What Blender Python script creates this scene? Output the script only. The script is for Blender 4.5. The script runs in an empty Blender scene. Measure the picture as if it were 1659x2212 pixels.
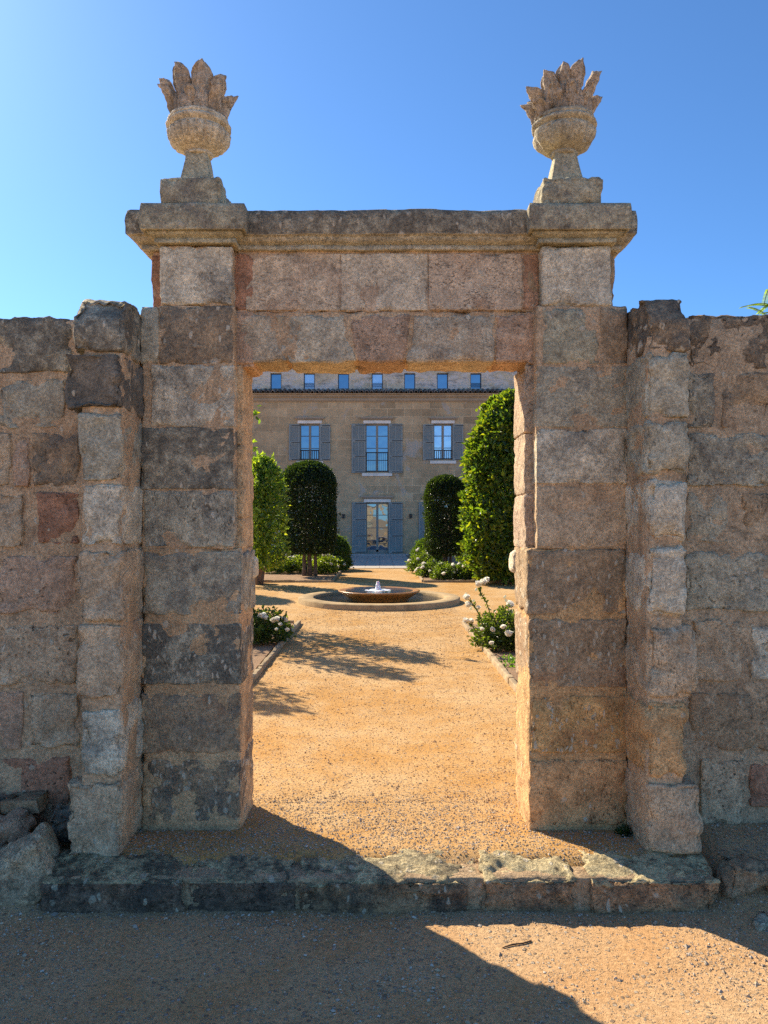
import bpy, math, random
import numpy as np
from mathutils import Vector
R = math.radians
# ------------------------------------------------------------------ camera, world, sun, exposure
S = bpy.context.scene
CX, CY, F = 820.0, 1124.0, 1660.0        # vanishing point and focal length, in units of a 1659 px wide picture
EYE = 1.45
cd = bpy.data.cameras.new('camera'); cam = bpy.data.objects.new('camera', cd); S.collection.objects.link(cam)
cam.location = (0, 0, EYE); cam.rotation_euler = (R(90), 0, 0)
cd.sensor_fit = 'HORIZONTAL'; cd.sensor_width = 36; cd.lens = 36*F/1659
cd.shift_x = (829.5-CX)/1659; cd.shift_y = (CY-1106)/1659
cd.clip_start = .05; cd.clip_end = 3000
S.camera = cam
SUN_AZ, SUN_EL = 42.0, 36.0              # to the left of straight ahead, above the horizon
w = bpy.data.worlds.new('World'); S.world = w; w.use_nodes = True
nt = w.node_tree; nt.nodes.clear()
sky = nt.nodes.new('ShaderNodeTexSky'); sky.sky_type = 'NISHITA'; sky.sun_disc = False
sky.sun_elevation = R(SUN_EL); sky.sun_rotation = R(-SUN_AZ)
sky.air_density = 1.0; sky.dust_density = 1.8; sky.ozone_density = 9.0; sky.altitude = 2300
bg = nt.nodes.new('ShaderNodeBackground'); bg.inputs['Strength'].default_value = .126
wo = nt.nodes.new('ShaderNodeOutputWorld')
hue = nt.nodes.new('ShaderNodeMix'); hue.data_type = 'RGBA'; hue.blend_type = 'MULTIPLY'; hue.inputs[0].default_value = 1; hue.inputs[7].default_value = (.79, .93, .92, 1)
nt.links.new(sky.outputs[0], hue.inputs[6]); nt.links.new(hue.outputs[2], bg.inputs[0]); nt.links.new(bg.outputs[0], wo.inputs[0])
sl = bpy.data.lights.new('sun', 'SUN'); sl.energy = 5.0; sl.angle = R(.5); sl.color = (1, .87, .68)
so = bpy.data.objects.new('sun', sl); S.collection.objects.link(so)
so.location = (-20, 22, 20)
sd = Vector((-math.sin(R(SUN_AZ))*math.cos(R(SUN_EL)), math.cos(R(SUN_AZ))*math.cos(R(SUN_EL)), math.sin(R(SUN_EL))))
so.rotation_euler = sd.to_track_quat('Z', 'Y').to_euler()
S.view_settings.view_transform = 'Standard'; S.view_settings.look = 'None'
S.view_settings.exposure = .9; S.view_settings.gamma = 1; S.view_settings.use_curve_mapping = False
S.cycles.max_bounces = 8; S.cycles.diffuse_bounces = 5; S.cycles.transparent_max_bounces = 8
S.cycles.use_denoising = False
S.cycles.sample_clamp_indirect = 8
rng = np.random.default_rng(7); random.seed(7)

# ------------------------------------------------------------------ numpy helpers
def _h(ix, iy, iz, s):
    n = (ix.astype(np.int64)*374761393 + iy.astype(np.int64)*668265263 + iz.astype(np.int64)*2147483647 + int(s)*974634777) & 0xffffffff
    n = ((n ^ (n >> 13))*1274126177) & 0xffffffff
    n = ((n ^ (n >> 15))*2246822519) & 0xffffffff
    return ((n ^ (n >> 16)) & 0xffffff)/float(0xffffff)
def vnoise(p, s=0):
    i = np.floor(p); f = p-i; f = f*f*(3-2*f); x, y, z = i[:, 0], i[:, 1], i[:, 2]
    o = np.zeros(len(p))
    for a in (0, 1):
        for b in (0, 1):
            for c in (0, 1):
                wt = (f[:, 0] if a else 1-f[:, 0])*(f[:, 1] if b else 1-f[:, 1])*(f[:, 2] if c else 1-f[:, 2])
                o += wt*_h(x+a, y+b, z+c, s)
    return o
def fbm(p, o=4, s=0, g=.55):
    t = np.zeros(len(p)); a = 1.; n = 0.
    for k in range(o):
        t += a*vnoise(p*(2.03**k)+17.3*k, s+k); n += a; a *= g
    return t/n
class MB:
    """collects geometry with two colour attributes: tint (own colour) and wear (patina, flecks, pits, stain)"""
    def __init__(s): s.v = []; s.f3 = []; s.f4 = []; s.t = []; s.w = []; s.n = 0
    def add(s, v, quads=None, tris=None, tint=(.4, .3, .2), wear=(0, 0, 0, 0)):
        v = np.asarray(v, float); k = len(v)
        if quads is not None and len(quads): s.f4.append(np.asarray(quads, np.int64)+s.n)
        if tris is not None and len(tris): s.f3.append(np.asarray(tris, np.int64)+s.n)
        t = np.asarray(tint, float); t = np.tile(t, (k, 1)) if t.ndim == 1 else t
        ww = np.asarray(wear, float); ww = np.tile(ww, (k, 1)) if ww.ndim == 1 else ww
        s.v.append(v); s.t.append(t); s.w.append(ww); s.n += k
    def box(s, x0, x1, y0, y1, z0, z1, tint=(.4, .3, .2), wear=(0, 0, 0, 0)):
        v = [(x, y, z) for x in (x0, x1) for y in (y0, y1) for z in (z0, z1)]
        q = [(0, 1, 3, 2), (4, 6, 7, 5), (0, 4, 5, 1), (2, 3, 7, 6), (0, 2, 6, 4), (1, 5, 7, 3)]
        s.add(v, quads=q, tint=tint, wear=wear)
    def tube(s, pts, rad, n=8, tint=(.2, .15, .1), wear=(0, 0, 0, 0), cap=True):
        pts = [Vector(p) for p in pts]; rad = [rad]*len(pts) if not hasattr(rad, '__len__') else rad
        v = []; up = Vector((0.13, .21, 1))
        for i, p in enumerate(pts):
            d = (pts[min(i+1, len(pts)-1)]-pts[max(i-1, 0)]).normalized()
            a = d.cross(up); a = a.normalized() if a.length > 1e-4 else Vector((1, 0, 0)); b = d.cross(a)
            for k in range(n):
                t = 2*math.pi*k/n; v.append(p+(a*math.cos(t)+b*math.sin(t))*rad[i])
        q = [(i*n+k, i*n+(k+1) % n, (i+1)*n+(k+1) % n, (i+1)*n+k) for i in range(len(pts)-1) for k in range(n)]
        tr = []
        if cap:
            v.append(pts[0]); v.append(pts[-1]); a = len(v)-2; L = (len(pts)-1)*n
            tr = [(a, (k+1) % n, k) for k in range(n)]+[(a+1, L+k, L+(k+1) % n) for k in range(n)]
        s.add([tuple(x) for x in v], quads=q, tris=tr, tint=tint, wear=wear)
    def lathe(s, prof, c=(0, 0, 0), n=48, tint=(.3, .2, .1), wear=(0, 0, 0, 0), nz=0, ns=8., seed=0, flute=0, fl=(0, 0)):
        v = []
        for (r, z) in prof:
            a = np.arange(n)*2*math.pi/n
            rr = r*np.ones(n)
            if flute and fl[0] < z < fl[1]: rr = r*(1+.15*np.abs(np.sin(a*flute/2))-.09)
            v.append(np.stack([c[0]+rr*np.cos(a), c[1]+rr*np.sin(a), np.full(n, c[2]+z)], 1))
        v = np.concatenate(v)
        if nz:
            d = (fbm(v*ns, 4, seed)-.5)*2*nz; dr = v-np.array(c); dr[:, 2] = 0
            dr /= np.maximum(np.linalg.norm(dr, axis=1, keepdims=True), 1e-6); v = v+dr*d[:, None]; v[:, 2] += (fbm(v*ns+9, 3, seed+5)-.5)*nz
        q = [(i*n+k, i*n+(k+1) % n, (i+1)*n+(k+1) % n, (i+1)*n+k) for i in range(len(prof)-1) for k in range(n)]
        s.add(v, quads=q, tint=tint, wear=wear)
    def build(s, name, mat, parent=None, smooth=False):
        me = bpy.data.meshes.new(name)
        v = np.concatenate(s.v)
        f3 = np.concatenate(s.f3) if s.f3 else np.zeros((0, 3), np.int64)
        f4 = np.concatenate(s.f4) if s.f4 else np.zeros((0, 4), np.int64)
        me.vertices.add(len(v)); me.vertices.foreach_set('co', v.ravel())
        nl = len(f3)*3+len(f4)*4; me.loops.add(nl); me.polygons.add(len(f3)+len(f4))
        me.loops.foreach_set('vertex_index', np.concatenate([f3.ravel(), f4.ravel()]).astype(np.int32))
        ls = np.concatenate([np.arange(len(f3))*3, len(f3)*3+np.arange(len(f4))*4]).astype(np.int32)
        me.polygons.foreach_set('loop_start', ls)
        me.polygons.foreach_set('use_smooth', np.full(len(ls), bool(smooth)))
        me.update(calc_edges=True)
        for nm, arr in (('tint', s.t), ('wear', s.w)):
            a = np.concatenate(arr)
            if a.shape[1] == 3: a = np.concatenate([a, np.ones((len(a), 1))], 1)
            at = me.color_attributes.new(nm, 'FLOAT_COLOR', 'POINT'); at.data.foreach_set('color', a.ravel())
        me.materials.append(mat)
        me.validate()
        o = bpy.data.objects.new(name, me); S.collection.objects.link(o)
        if parent:
            o.parent = parent; o.location = -(parent.location+(parent.parent.location if parent.parent else Vector((0, 0, 0))))
        return o
def tag(o, label=None, cat=None, group=None, kind=None):
    if label: o['label'] = label
    if cat: o['category'] = cat
    if group: o['group'] = group
    if kind: o['kind'] = kind
    return o
def thing(name, label, cat, loc=(0, 0, 0), group=None):
    o = bpy.data.objects.new(name, None); S.collection.objects.link(o); o.location = loc
    o.empty_display_size = .2
    return tag(o, label, cat, group)
def copy_thing(o, loc, label=None, rz=0, sc=1):
    c = o.copy(); S.collection.objects.link(c); c.location = loc; c.rotation_euler = (0, 0, rz); c.scale = (sc,)*3
    if label: c['label'] = label
    for ch in [x for x in S.objects if x.parent == o]:
        d = ch.copy(); S.collection.objects.link(d); d.parent = c
        for g in [x for x in S.objects if x.parent == ch]:
            e = g.copy(); S.collection.objects.link(e); e.parent = d
    return c
def PX(xd, d): return (xd-CX)*d/F
def PZ(yd, d): return EYE-(yd-CY)*d/F

# ------------------------------------------------------------------ materials
class NT:
    def __init__(s, name):
        s.m = bpy.data.materials.new(name); s.m.use_nodes = True; s.t = s.m.node_tree; s.t.nodes.clear()
        s.out = s.t.nodes.new('ShaderNodeOutputMaterial')
    def n(s, typ, **kw):
        x = s.t.nodes.new(typ)
        for k, v in kw.items():
            if k.startswith('_'): setattr(x, k[1:], v)
        for k, v in kw.items():
            if not k.startswith('_'):
                key = k.replace('__', ' '); s.set(x.inputs[int(key[1:]) if key[0] == 'i' and key[1:].isdigit() else key], v)
        return x
    def set(s, sock, v):
        if hasattr(v, 'outputs'): s.t.links.new(v.outputs[0], sock)
        elif hasattr(v, 'is_output'): s.t.links.new(v, sock)
        else:
            if hasattr(sock.default_value, '__len__') and len(sock.default_value) == 4 and hasattr(v, '__len__') and len(v) == 3: v = (*v, 1)
            sock.default_value = v
    def math(s, op, a, b=None, c=None, clamp=False):
        x = s.n('ShaderNodeMath', _operation=op, _use_clamp=clamp); s.set(x.inputs[0], a)
        if b is not None: s.set(x.inputs[1], b)
        if c is not None: s.set(x.inputs[2], c)
        return x.outputs[0]
    def mix(s, f, a, b, mode='MIX'):
        x = s.n('ShaderNodeMix', _data_type='RGBA', _blend_type=mode); s.set(x.inputs[0], f); s.set(x.inputs[6], a); s.set(x.inputs[7], b)
        return x.outputs[2]
    def noise(s, scale, detail=6, rough=.6, vec=None, dist=0):
        x = s.n('ShaderNodeTexNoise', Scale=scale, Detail=detail, Roughness=rough, Distortion=dist)
        if vec is not None: s.set(x.inputs['Vector'], vec)
        return x.outputs[0]
    def vor(s, scale, vec=None, feature='F1', rnd=1):
        x = s.n('ShaderNodeTexVoronoi', _feature=feature, Scale=scale, Randomness=rnd)
        if vec is not None: s.set(x.inputs['Vector'], vec)
        return x
    def ramp(s, v, a, b, lo=0., hi=1.):
        x = s.n('ShaderNodeMapRange', _clamp=True); s.set(x.inputs[0], v)
        for i, q in ((1, a), (2, b), (3, lo), (4, hi)): s.set(x.inputs[i], q)
        return x.outputs[0]
    def coord(s): return s.n('ShaderNodeTexCoord').outputs['Object']
    def mapping(s, v, scale=(1, 1, 1), rot=(0, 0, 0), loc=(0, 0, 0)):
        return s.n('ShaderNodeMapping', Vector=v, Scale=scale, Rotation=rot, Location=loc).outputs[0]
    def bump(s, h, dist=.01, strength=1, nrm=None):
        x = s.n('ShaderNodeBump', Height=h, Distance=dist, Strength=strength)
        if nrm is not None: s.set(x.inputs['Normal'], nrm)
        return x.outputs[0]
    def pbsdf(s, col, rough=.9, nrm=None, **kw):
        x = s.n('ShaderNodeBsdfPrincipled'); s.set(x.inputs['Base Color'], col); s.set(x.inputs['Roughness'], rough)
        if nrm is not None: s.set(x.inputs['Normal'], nrm)
        for k, v in kw.items(): s.set(x.inputs[k.replace('__', ' ')], v)
        return x
    def done(s, sh): s.t.links.new(sh.outputs[0] if hasattr(sh, 'outputs') else sh, s.out.inputs[0]); return s.m

def make_stone(name, bumpd=.006, dark=(.062, .052, .041), fine=1., lite=(.45, .385, .285)):
    k = NT(name); co = k.coord()
    tint = k.n('ShaderNodeAttribute', _attribute_name='tint'); wear = k.n('ShaderNodeAttribute', _attribute_name='wear')
    sep = k.n('ShaderNodeSeparateColor', Color=wear.outputs[0]); wr, wg, wb = sep.outputs[0], sep.outputs[1], sep.outputs[2]; wa = wear.outputs['Alpha']
    big = k.noise(2.6, 6, .6, co); med = k.noise(11*fine, 9, .68, co, .3); fin = k.noise(70*fine, 8, .7, co)
    grain = k.noise(150, 5, .8, co)
    base = k.mix(1, tint.outputs[0], k.mix(k.ramp(med, .3, .7), (.62, .62, .64), (1.42, 1.38, 1.34)), 'MULTIPLY')
    base = k.mix(1, base, k.mix(k.ramp(fin, .36, .64), (.68, .66, .64), (1.35, 1.34, 1.33)), 'MULTIPLY')
    base = k.mix(1, base, k.mix(k.ramp(grain, .36, .64), (.76, .76, .76), (1.25, 1.25, 1.25)), 'MULTIPLY')
    # iron stains
    st = k.math('MULTIPLY', k.ramp(k.noise(4.3, 5, .6, k.mapping(co, loc=(3, 7, 1)), .6), .5, .66), wa)
    base = k.mix(k.math('MULTIPLY', st, .8), base, (.42, .19, .09))
    # grey-black lichen patina
    pn = k.math('ADD', k.math('MULTIPLY', k.noise(5.5, 12, .74, k.mapping(co, loc=(5, 1, 2)), .3), .64), k.math('MULTIPLY', k.noise(26, 8, .8, co), .36))
    thr = k.ramp(wr, 0, 1, .66, .36)
    pf = k.math('MULTIPLY', k.math('SUBTRACT', pn, thr), 9, clamp=True)
    pf = k.math('MULTIPLY', pf, k.ramp(wr, 0, .08))
    pcol = k.mix(k.ramp(k.math('ADD', k.math('MULTIPLY', k.noise(75, 6, .75, co), .6), k.math('MULTIPLY', k.noise(12, 5, .7, co), .4)), .38, .62), dark, k.mix(k.ramp(wr, .67, .82), lite, tuple(v*.52 for v in lite)))
    base = k.mix(k.math('MULTIPLY', pf, .86), base, pcol)
    # pale flecks dragged along the mason's tool marks
    wob = k.n('ShaderNodeVectorMath', _operation='SCALE', Scale=.05); k.set(wob.inputs[0], k.n('ShaderNodeTexNoise', Vector=co, Scale=16., Detail=4.).outputs[1])
    cw = k.n('ShaderNodeVectorMath', _operation='ADD'); k.set(cw.inputs[0], co); k.set(cw.inputs[1], wob)
    vf = k.vor(1, k.mapping(cw.outputs[0], scale=(44, 24, 22), rot=(0, R(-34), 0)))
    vc = k.n('ShaderNodeSeparateColor', Color=vf.outputs['Color'])
    clus = k.ramp(k.noise(7, 4, .6, k.mapping(co, loc=(9, 3, 8))), .36, .62)
    ff = k.math('MULTIPLY', k.math('GREATER_THAN', k.math('MULTIPLY', k.math('MULTIPLY', wg, clus), 1.25), vc.outputs[0]), k.ramp(k.math('ADD', vf.outputs[0], k.math('MULTIPLY', fin, .5)), .66, .54))
    vl = k.vor(21, cw.outputs[0]); lc = k.n('ShaderNodeSeparateColor', Color=vl.outputs['Color'])
    lich = k.math('MULTIPLY', k.math('GREATER_THAN', k.math('MULTIPLY', wg, .55), lc.outputs[1]), k.ramp(vl.outputs[0], .42, .28))
    ff = k.math('MAXIMUM', ff, k.math('MULTIPLY', lich, .75))
    base = k.mix(k.math('MULTIPLY', ff, .85), base, k.mix(lc.outputs[2], (.54, .46, .32), (.82, .70, .50)))
    # pits
    v1 = k.vor(42, k.mix(.08, co, k.n('ShaderNodeTexNoise', Scale=30).outputs[1]))
    pit = k.math('MULTIPLY', k.ramp(v1.outputs[0], .30, .16), k.math('MULTIPLY', k.ramp(k.noise(9, 4, .6, co), .42, .6), k.ramp(wb, 0, .6)))
    base = k.mix(k.math('MULTIPLY', pit, .65), base, (.03, .024, .02))
    h = k.math('ADD', k.math('MULTIPLY', med, .7), k.math('MULTIPLY', fin, .55))
    h = k.math('ADD', h, k.math('MULTIPLY', grain, .16)); h = k.math('SUBTRACT', h, k.math('MULTIPLY', pit, .8)); h = k.math('ADD', h, k.math('MULTIPLY', ff, .22)); h = k.math('SUBTRACT', h, k.math('MULTIPLY', pf, .10))
    return k.done(k.pbsdf(base, .93, k.bump(h, bumpd), Specular__IOR__Level=.15))
M_STONE = make_stone('weathered_stone', .017)
M_ROCK = make_stone('rubble_stone', .024, (.022, .019, .016), 1., (.17, .145, .11))

def make_gravel(name, sand_a, sand_b, peb_amount, s1=150., pos_x=False):
    k = NT(name); co = k.coord()
    big = k.noise(.9, 5, .6, co); med = k.noise(5, 6, .65, co); fin = k.noise(60, 6, .7, co); gr = k.noise(300, 2, .6, co)
    col = k.mix(k.ramp(k.math('ADD', k.math('MULTIPLY', big, .6), k.math('MULTIPLY', med, .4)), .42, .58), sand_a, sand_b)
    col = k.mix(1, col, k.mix(k.ramp(fin, .3, .7), (.70, .68, .66), (1.28, 1.28, 1.3)), 'MULTIPLY')
    col = k.mix(1, col, k.mix(k.ramp(gr, .3, .7), (.72, .72, .72), (1.26, 1.26, 1.26)), 'MULTIPLY')
    va = k.vor(s1, co); vb = k.vor(s1*.45, co)
    ca = k.n('ShaderNodeSeparateColor', Color=va.outputs['Color']); cb = k.n('ShaderNodeSeparateColor', Color=vb.outputs['Color'])
    reg = k.ramp(k.noise(1.6, 5, .65, k.mapping(co, loc=(4, 2, 0))), .36, .66)
    ma = k.math('MULTIPLY', k.math('GREATER_THAN', k.math('ADD', ca.outputs[0], k.math('MULTIPLY', reg, peb_amount)), .86), k.ramp(va.outputs[0], .5, .34))
    mb = k.math('MULTIPLY', k.math('GREATER_THAN', k.math('ADD', cb.outputs[0], k.math('MULTIPLY', reg, peb_amount*.5)), .93), k.ramp(vb.outputs[0], .46, .36))
    pc = k.mix(ca.outputs[1], (.27, .19, .12), (.50, .42, .31)); col = k.mix(k.math('MULTIPLY', ma, .8), col, pc)
    pc2 = k.mix(cb.outputs[1], (.22, .16, .11), (.52, .45, .35)); col = k.mix(k.math('MULTIPLY', mb, .85), col, pc2)
    h = k.math('ADD', k.math('MULTIPLY', fin, .5), k.math('MULTIPLY', gr, .35))
    h = k.math('ADD', h, k.math('MULTIPLY', ma, .45)); h = k.math('ADD', h, k.math('MULTIPLY', mb, .8)); h = k.math('ADD', h, k.math('MULTIPLY', med, .8))
    return k.done(k.pbsdf(col, .95, k.bump(h, .009), Specular__IOR__Level=.1))
M_SAND = make_gravel('path_sand', (.52, .285, .09), (.60, .39, .18), .14)
M_FORE = make_gravel('forecourt_grit', (.56, .325, .145), (.59, .385, .20), .30, 120.)
M_SOIL = make_gravel('bed_soil', (.30, .19, .11), (.38, .25, .15), .22)

def make_tinted(name, rough=.9, bumps=60., bumpd=.003, var=.25, spec=.2, scale2=9.):
    k = NT(name); co = k.coord(); tint = k.n('ShaderNodeAttribute', _attribute_name='tint')
    a = k.noise(bumps, 5, .65, co); b = k.noise(scale2, 6, .65, co)
    c = k.mix(1, tint.outputs[0], k.mix(k.ramp(b, .3, .7), (1-var,)*3, (1+var,)*3), 'MULTIPLY')
    c = k.mix(1, c, k.mix(k.ramp(a, .3, .7), (1-var*.6,)*3, (1+var*.6,)*3), 'MULTIPLY')
    return k.done(k.pbsdf(c, rough, k.bump(a, bumpd), Specular__IOR__Level=spec))
M_PEB = make_tinted('pebble_stone', .9, 120, .002, .2)
M_PAINT = make_tinted('shutter_paint', .6, 20, .002, .10, .3, 1.4)
M_TRIM = make_tinted('trim_stone', .9, 14, .004, .16, .2, 2.0)
M_IRON = make_tinted('dark_iron', .5, 40, .001, .1, .4)
M_TILE = make_tinted('clay_tile', .9, 22, .006, .45, .2, 3.)
M_TERRA = make_tinted('terracotta', .85, 40, .003, .25)
M_BARK = make_tinted('bark', .95, 40, .012, .35, .1, 14)
M_EDGE = make_tinted('edging_stone', .95, 50, .006, .28, .1, 6)
M_TWIG = make_tinted('twig_bark', .95, 200, .002, .3, .1)

def make_leaf(name, rough=.34, trans=.42, tcol=(3.8, 3.5, .5)):
    k = NT(name); tint = k.n('ShaderNodeAttribute', _attribute_name='tint')
    b = k.pbsdf(tint.outputs[0], rough, Specular__IOR__Level=.45)
    tr = k.n('ShaderNodeBsdfTranslucent', Color=k.mix(1, tint.outputs[0], tcol, 'MULTIPLY'))
    m = k.n('ShaderNodeMixShader', i0=trans); k.set(m.inputs[1], b); k.set(m.inputs[2], tr)
    return k.done(m)
M_LEAF = make_leaf('leaf')
M_LEAFD = make_leaf('dark_leaf', .33, .30)
M_FERN = make_leaf('feathery_leaf', .6, .45)
k = NT('petal'); tint = k.n('ShaderNodeAttribute', _attribute_name='tint')
pb = k.pbsdf(tint.outputs[0], .7, Specular__IOR__Level=.2); tr = k.n('ShaderNodeBsdfTranslucent', Color=tint.outputs[0])
mx = k.n('ShaderNodeMixShader', i0=.5); k.set(mx.inputs[1], pb); k.set(mx.inputs[2], tr); M_PETAL = k.done(mx)

def make_glass(name, body, refl=.45, tint=(.8, .88, 1)):
    k = NT(name); d = k.pbsdf(body, .3, Specular__IOR__Level=.3)
    nz = k.bump(k.noise(1.1, 2, .5, k.coord()), .012)
    g = k.n('ShaderNodeBsdfGlossy', Color=tint, Roughness=.015, Normal=nz)
    m = k.n('ShaderNodeMixShader', i0=refl); k.set(m.inputs[1], d); k.set(m.inputs[2], g); return k.done(m)
M_GLASS = make_glass('window_glass', (.008, .025, .06), .30, (.62, .82, 1))
M_GLASSC = make_glass('curtained_glass', (.30, .36, .40), .45)

# house wall: coursed ashlar with thin pale joints, patched
def make_ashlar(name, ca, cb, white=0.):
    k = NT(name); co = k.coord()
    v = k.n('ShaderNodeSeparateXYZ', Vector=co); cv = k.n('ShaderNodeCombineXYZ', X=v.outputs[0], Y=v.outputs[2], Z=0.)
    wob = k.n('ShaderNodeTexNoise', Scale=1.7, Detail=3.); cvw = k.n('ShaderNodeVectorMath', _operation='ADD'); k.set(cvw.inputs[0], cv)
    sc = k.n('ShaderNodeVectorMath', _operation='SCALE', Scale=.05); k.set(sc.inputs[0], wob.outputs[1]); k.set(cvw.inputs[1], sc)
    br = k.n('ShaderNodeTexBrick', Vector=cvw, Color1=(.36, .36, .36), Color2=(.66, .66, .66), Mortar=(.80, .80, .80), Scale=1.)
    br.inputs['Mortar Size'].default_value = .016; br.inputs['Brick Width'].default_value = .72; br.inputs['Row Height'].default_value = .33; br.inputs['Bias'].default_value = 0
    br.offset = .5; br.squash = 1
    f = k.ramp(k.noise(.35, 5, .6, co), .36, .64)
    col = k.mix(f, ca, cb)
    col = k.mix(k.math('MULTIPLY', k.ramp(k.noise(.5, 3, .5, k.mapping(co, loc=(8, 0, 3))), .35, .6), .75), col, k.mix(1, col, k.math('MULTIPLY', br.outputs[0], 1.95), 'MULTIPLY'))
    col = k.mix(1, col, k.mix(k.ramp(k.noise(3.5, 8, .7, co), .3, .7), (.8, .79, .78), (1.2, 1.2, 1.2)), 'MULTIPLY')
    pt = k.ramp(k.noise(1.15, 4, .6, k.mapping(co, loc=(2, 5, 9)), .8), .61, .68)
    col = k.mix(k.math('MULTIPLY', pt, .7), col, (.50, .46, .40))
    rd = k.ramp(k.noise(1.7, 4, .6, k.mapping(co, loc=(5, 5, 2)), .6), .68, .72); col = k.mix(k.math('MULTIPLY', rd, .6), col, (.27, .13, .08))
    if white:
        wf = k.ramp(k.noise(2.2, 7, .72, k.mapping(co, scale=(1, 1, 1.6))), .46, .56); col = k.mix(k.math('MULTIPLY', wf, white), col, (.68, .66, .62))
        gf = k.ramp(k.noise(3.1, 7, .72, k.mapping(co, loc=(1, 8, 1), scale=(.5, 1, 1.8))), .53, .66); col = k.mix(k.math('MULTIPLY', gf, .7), col, (.10, .10, .09))
    h = k.math('ADD', k.noise(12, 7, .7, co), k.math('MULTIPLY', br.outputs['Fac'], .3))
    return k.done(k.pbsdf(col, .95, k.bump(h, .02), Specular__IOR__Level=.1))
M_HOUSE = make_ashlar('house_ashlar', (.47, .345, .205), (.55, .415, .25))
M_ATTIC = make_ashlar('attic_render', (.54, .48, .34), (.62, .56, .42), .8)
k = NT('paving'); co = k.coord()
br = k.n('ShaderNodeTexBrick', Vector=co, Color1=(.42, .37, .30), Color2=(.50, .44, .37), Mortar=(.22, .20, .18), Scale=1.)
br.inputs['Mortar Size'].default_value = .02; br.inputs['Brick Width'].default_value = .9; br.inputs['Row Height'].default_value = .6
M_PAVE = k.done(k.pbsdf(k.mix(1, br.outputs[0], k.mix(k.noise(3, 6, .6, co), (.7, .7, .7), (1.3, 1.3, 1.3)), 'MULTIPLY'), .9))
k = NT('water'); co = k.coord()
M_WATER = k.done(k.pbsdf((.02, .022, .018), .06, k.bump(k.noise(26, 3, .5, co, .4), .012), Specular__IOR__Level=.8))
k = NT('foam'); co = k.coord()
M_FOAM = k.done(k.pbsdf((.86, .88, .9), .35, k.bump(k.noise(60, 4, .6, co), .01), Subsurface__Weight=.2))
k = NT('rusted_bowl'); co = k.coord()
c = k.mix(k.ramp(k.noise(5, 7, .7, k.mapping(co, scale=(1, 1, 3))), .35, .65), (.36, .155, .04), (.54, .27, .07))
c = k.mix(k.math('MULTIPLY', k.ramp(k.noise(14, 6, .7, co), .55, .65), .5), c, (.08, .04, .02))
M_RUST = k.done(k.pbsdf(c, .32, k.bump(k.noise(30, 5, .6, co), .004), Specular__IOR__Level=.6))

# ------------------------------------------------------------------ stone blocks
TAN = (.63, .48, .30); PINK = (.61, .425, .275); RED = (.48, .265, .16); GREY = (.53, .475, .33); PALE = (.73, .64, .45); BROWN = (.46, .335, .20); DARK = (.29, .25, .185)
OCH = (.68, .43, .20); MORT = (.62, .445, .265); GREEN = (.52, .47, .31)
_seed = [100]
def lines(L, r, step):
    r = min(r, L*.3); n = max(1, int(round((L-2*r)/step)))
    return np.concatenate([[0, r*.3, r*.65], np.linspace(r, L-r, n+1), [L-.65*r, L-.3*r, L]])
def rough(mb, x0, x1, y0, y1, z0, z1, step=.018, r=.012, amp=.006, freq=9., erode=.020, tint=TAN, wear=(.2, 0, 0, 0), back=False, warp=None, low=0., top=None, ew=.028):
    _seed[0] += 7; sd_ = _seed[0]
    L = (x1-x0, y1-y0, z1-z0); r = min(r, .3*min(L)); ls = [lines(l, r, step) for l in L]
    V = []; Q = []; n = 0
    for ax in range(3):
        a, b = [q for q in range(3) if q != ax]
        A, B = np.meshgrid(ls[a], ls[b], indexing='ij'); na, nb = A.shape
        for side in (0, 1):
            if ax == 1 and side == 1 and not back: continue
            P = np.zeros((na*nb, 3)); P[:, a] = A.ravel(); P[:, b] = B.ravel(); P[:, ax] = side*L[ax]
            i = np.arange(na*nb).reshape(na, nb)
            q = np.stack([i[:-1, :-1], i[1:, :-1], i[1:, 1:], i[:-1, 1:]], -1).reshape(-1, 4)
            flip = (side == 0) ^ (ax == 1)
            if flip: q = q[:, ::-1]
            V.append(P); Q.append(q+n); n += na*nb
    V = np.concatenate(V); Q = np.concatenate(Q)
    _, idx, inv = np.unique(np.round(V, 6), axis=0, return_index=True, return_inverse=True); inv = inv.ravel()
    P = V[idx]; Q = inv[Q]
    Lv = np.array(L); core = np.clip(P, r, Lv-r); d = P-core; nn = d/np.maximum(np.linalg.norm(d, axis=1, keepdims=True), 1e-9)
    W = core+nn*r+np.array([x0, y0, z0])
    dist = np.sort(np.minimum(P, Lv-P), axis=1)[:, 1]
    off = sd_*1.37
    disp = amp*(fbm(W*freq+off, 5, sd_)-.5)*2+.45*amp*(fbm(W*freq*5+off, 3, sd_+3)-.5)*2
    disp -= amp*1.2*np.clip((fbm(W*6+off*2, 4, sd_+5)-.56)*9, 0, 1)
    e = np.exp(-dist/ew); disp -= erode*e*np.clip((fbm(W*15+off, 4, sd_+9, .6)-.47)*4.5, 0, 1)
    if low: disp += low*(fbm(W*3.1+off, 3, sd_+2)-.5)*2
    W = W+nn*disp[:, None]
    if warp is not None: W = warp(W)
    tv = np.tile(np.array(tint, float), (len(W), 1)); wv = np.tile(np.array(wear, float), (len(W), 1))
    if top is not None: tv[nn[:, 2] > .55] = top
    mb.add(W, quads=Q, tint=tv, wear=wv)
def face_blocks(mb, rows, d, yb, proud=0., **kw):
    """rows of (x0, x1, y0, y1, tint, wear) in picture units, on the plane at distance d"""
    for (a, b, t, u, tint, wear) in rows:
        q = dict(kw); yy = d+random.uniform(-.004, .004)-proud
        rough(mb, PX(a, d), PX(b, d), yy, yb, PZ(u, d), PZ(t, d), tint=tint, wear=wear, **q)

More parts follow.
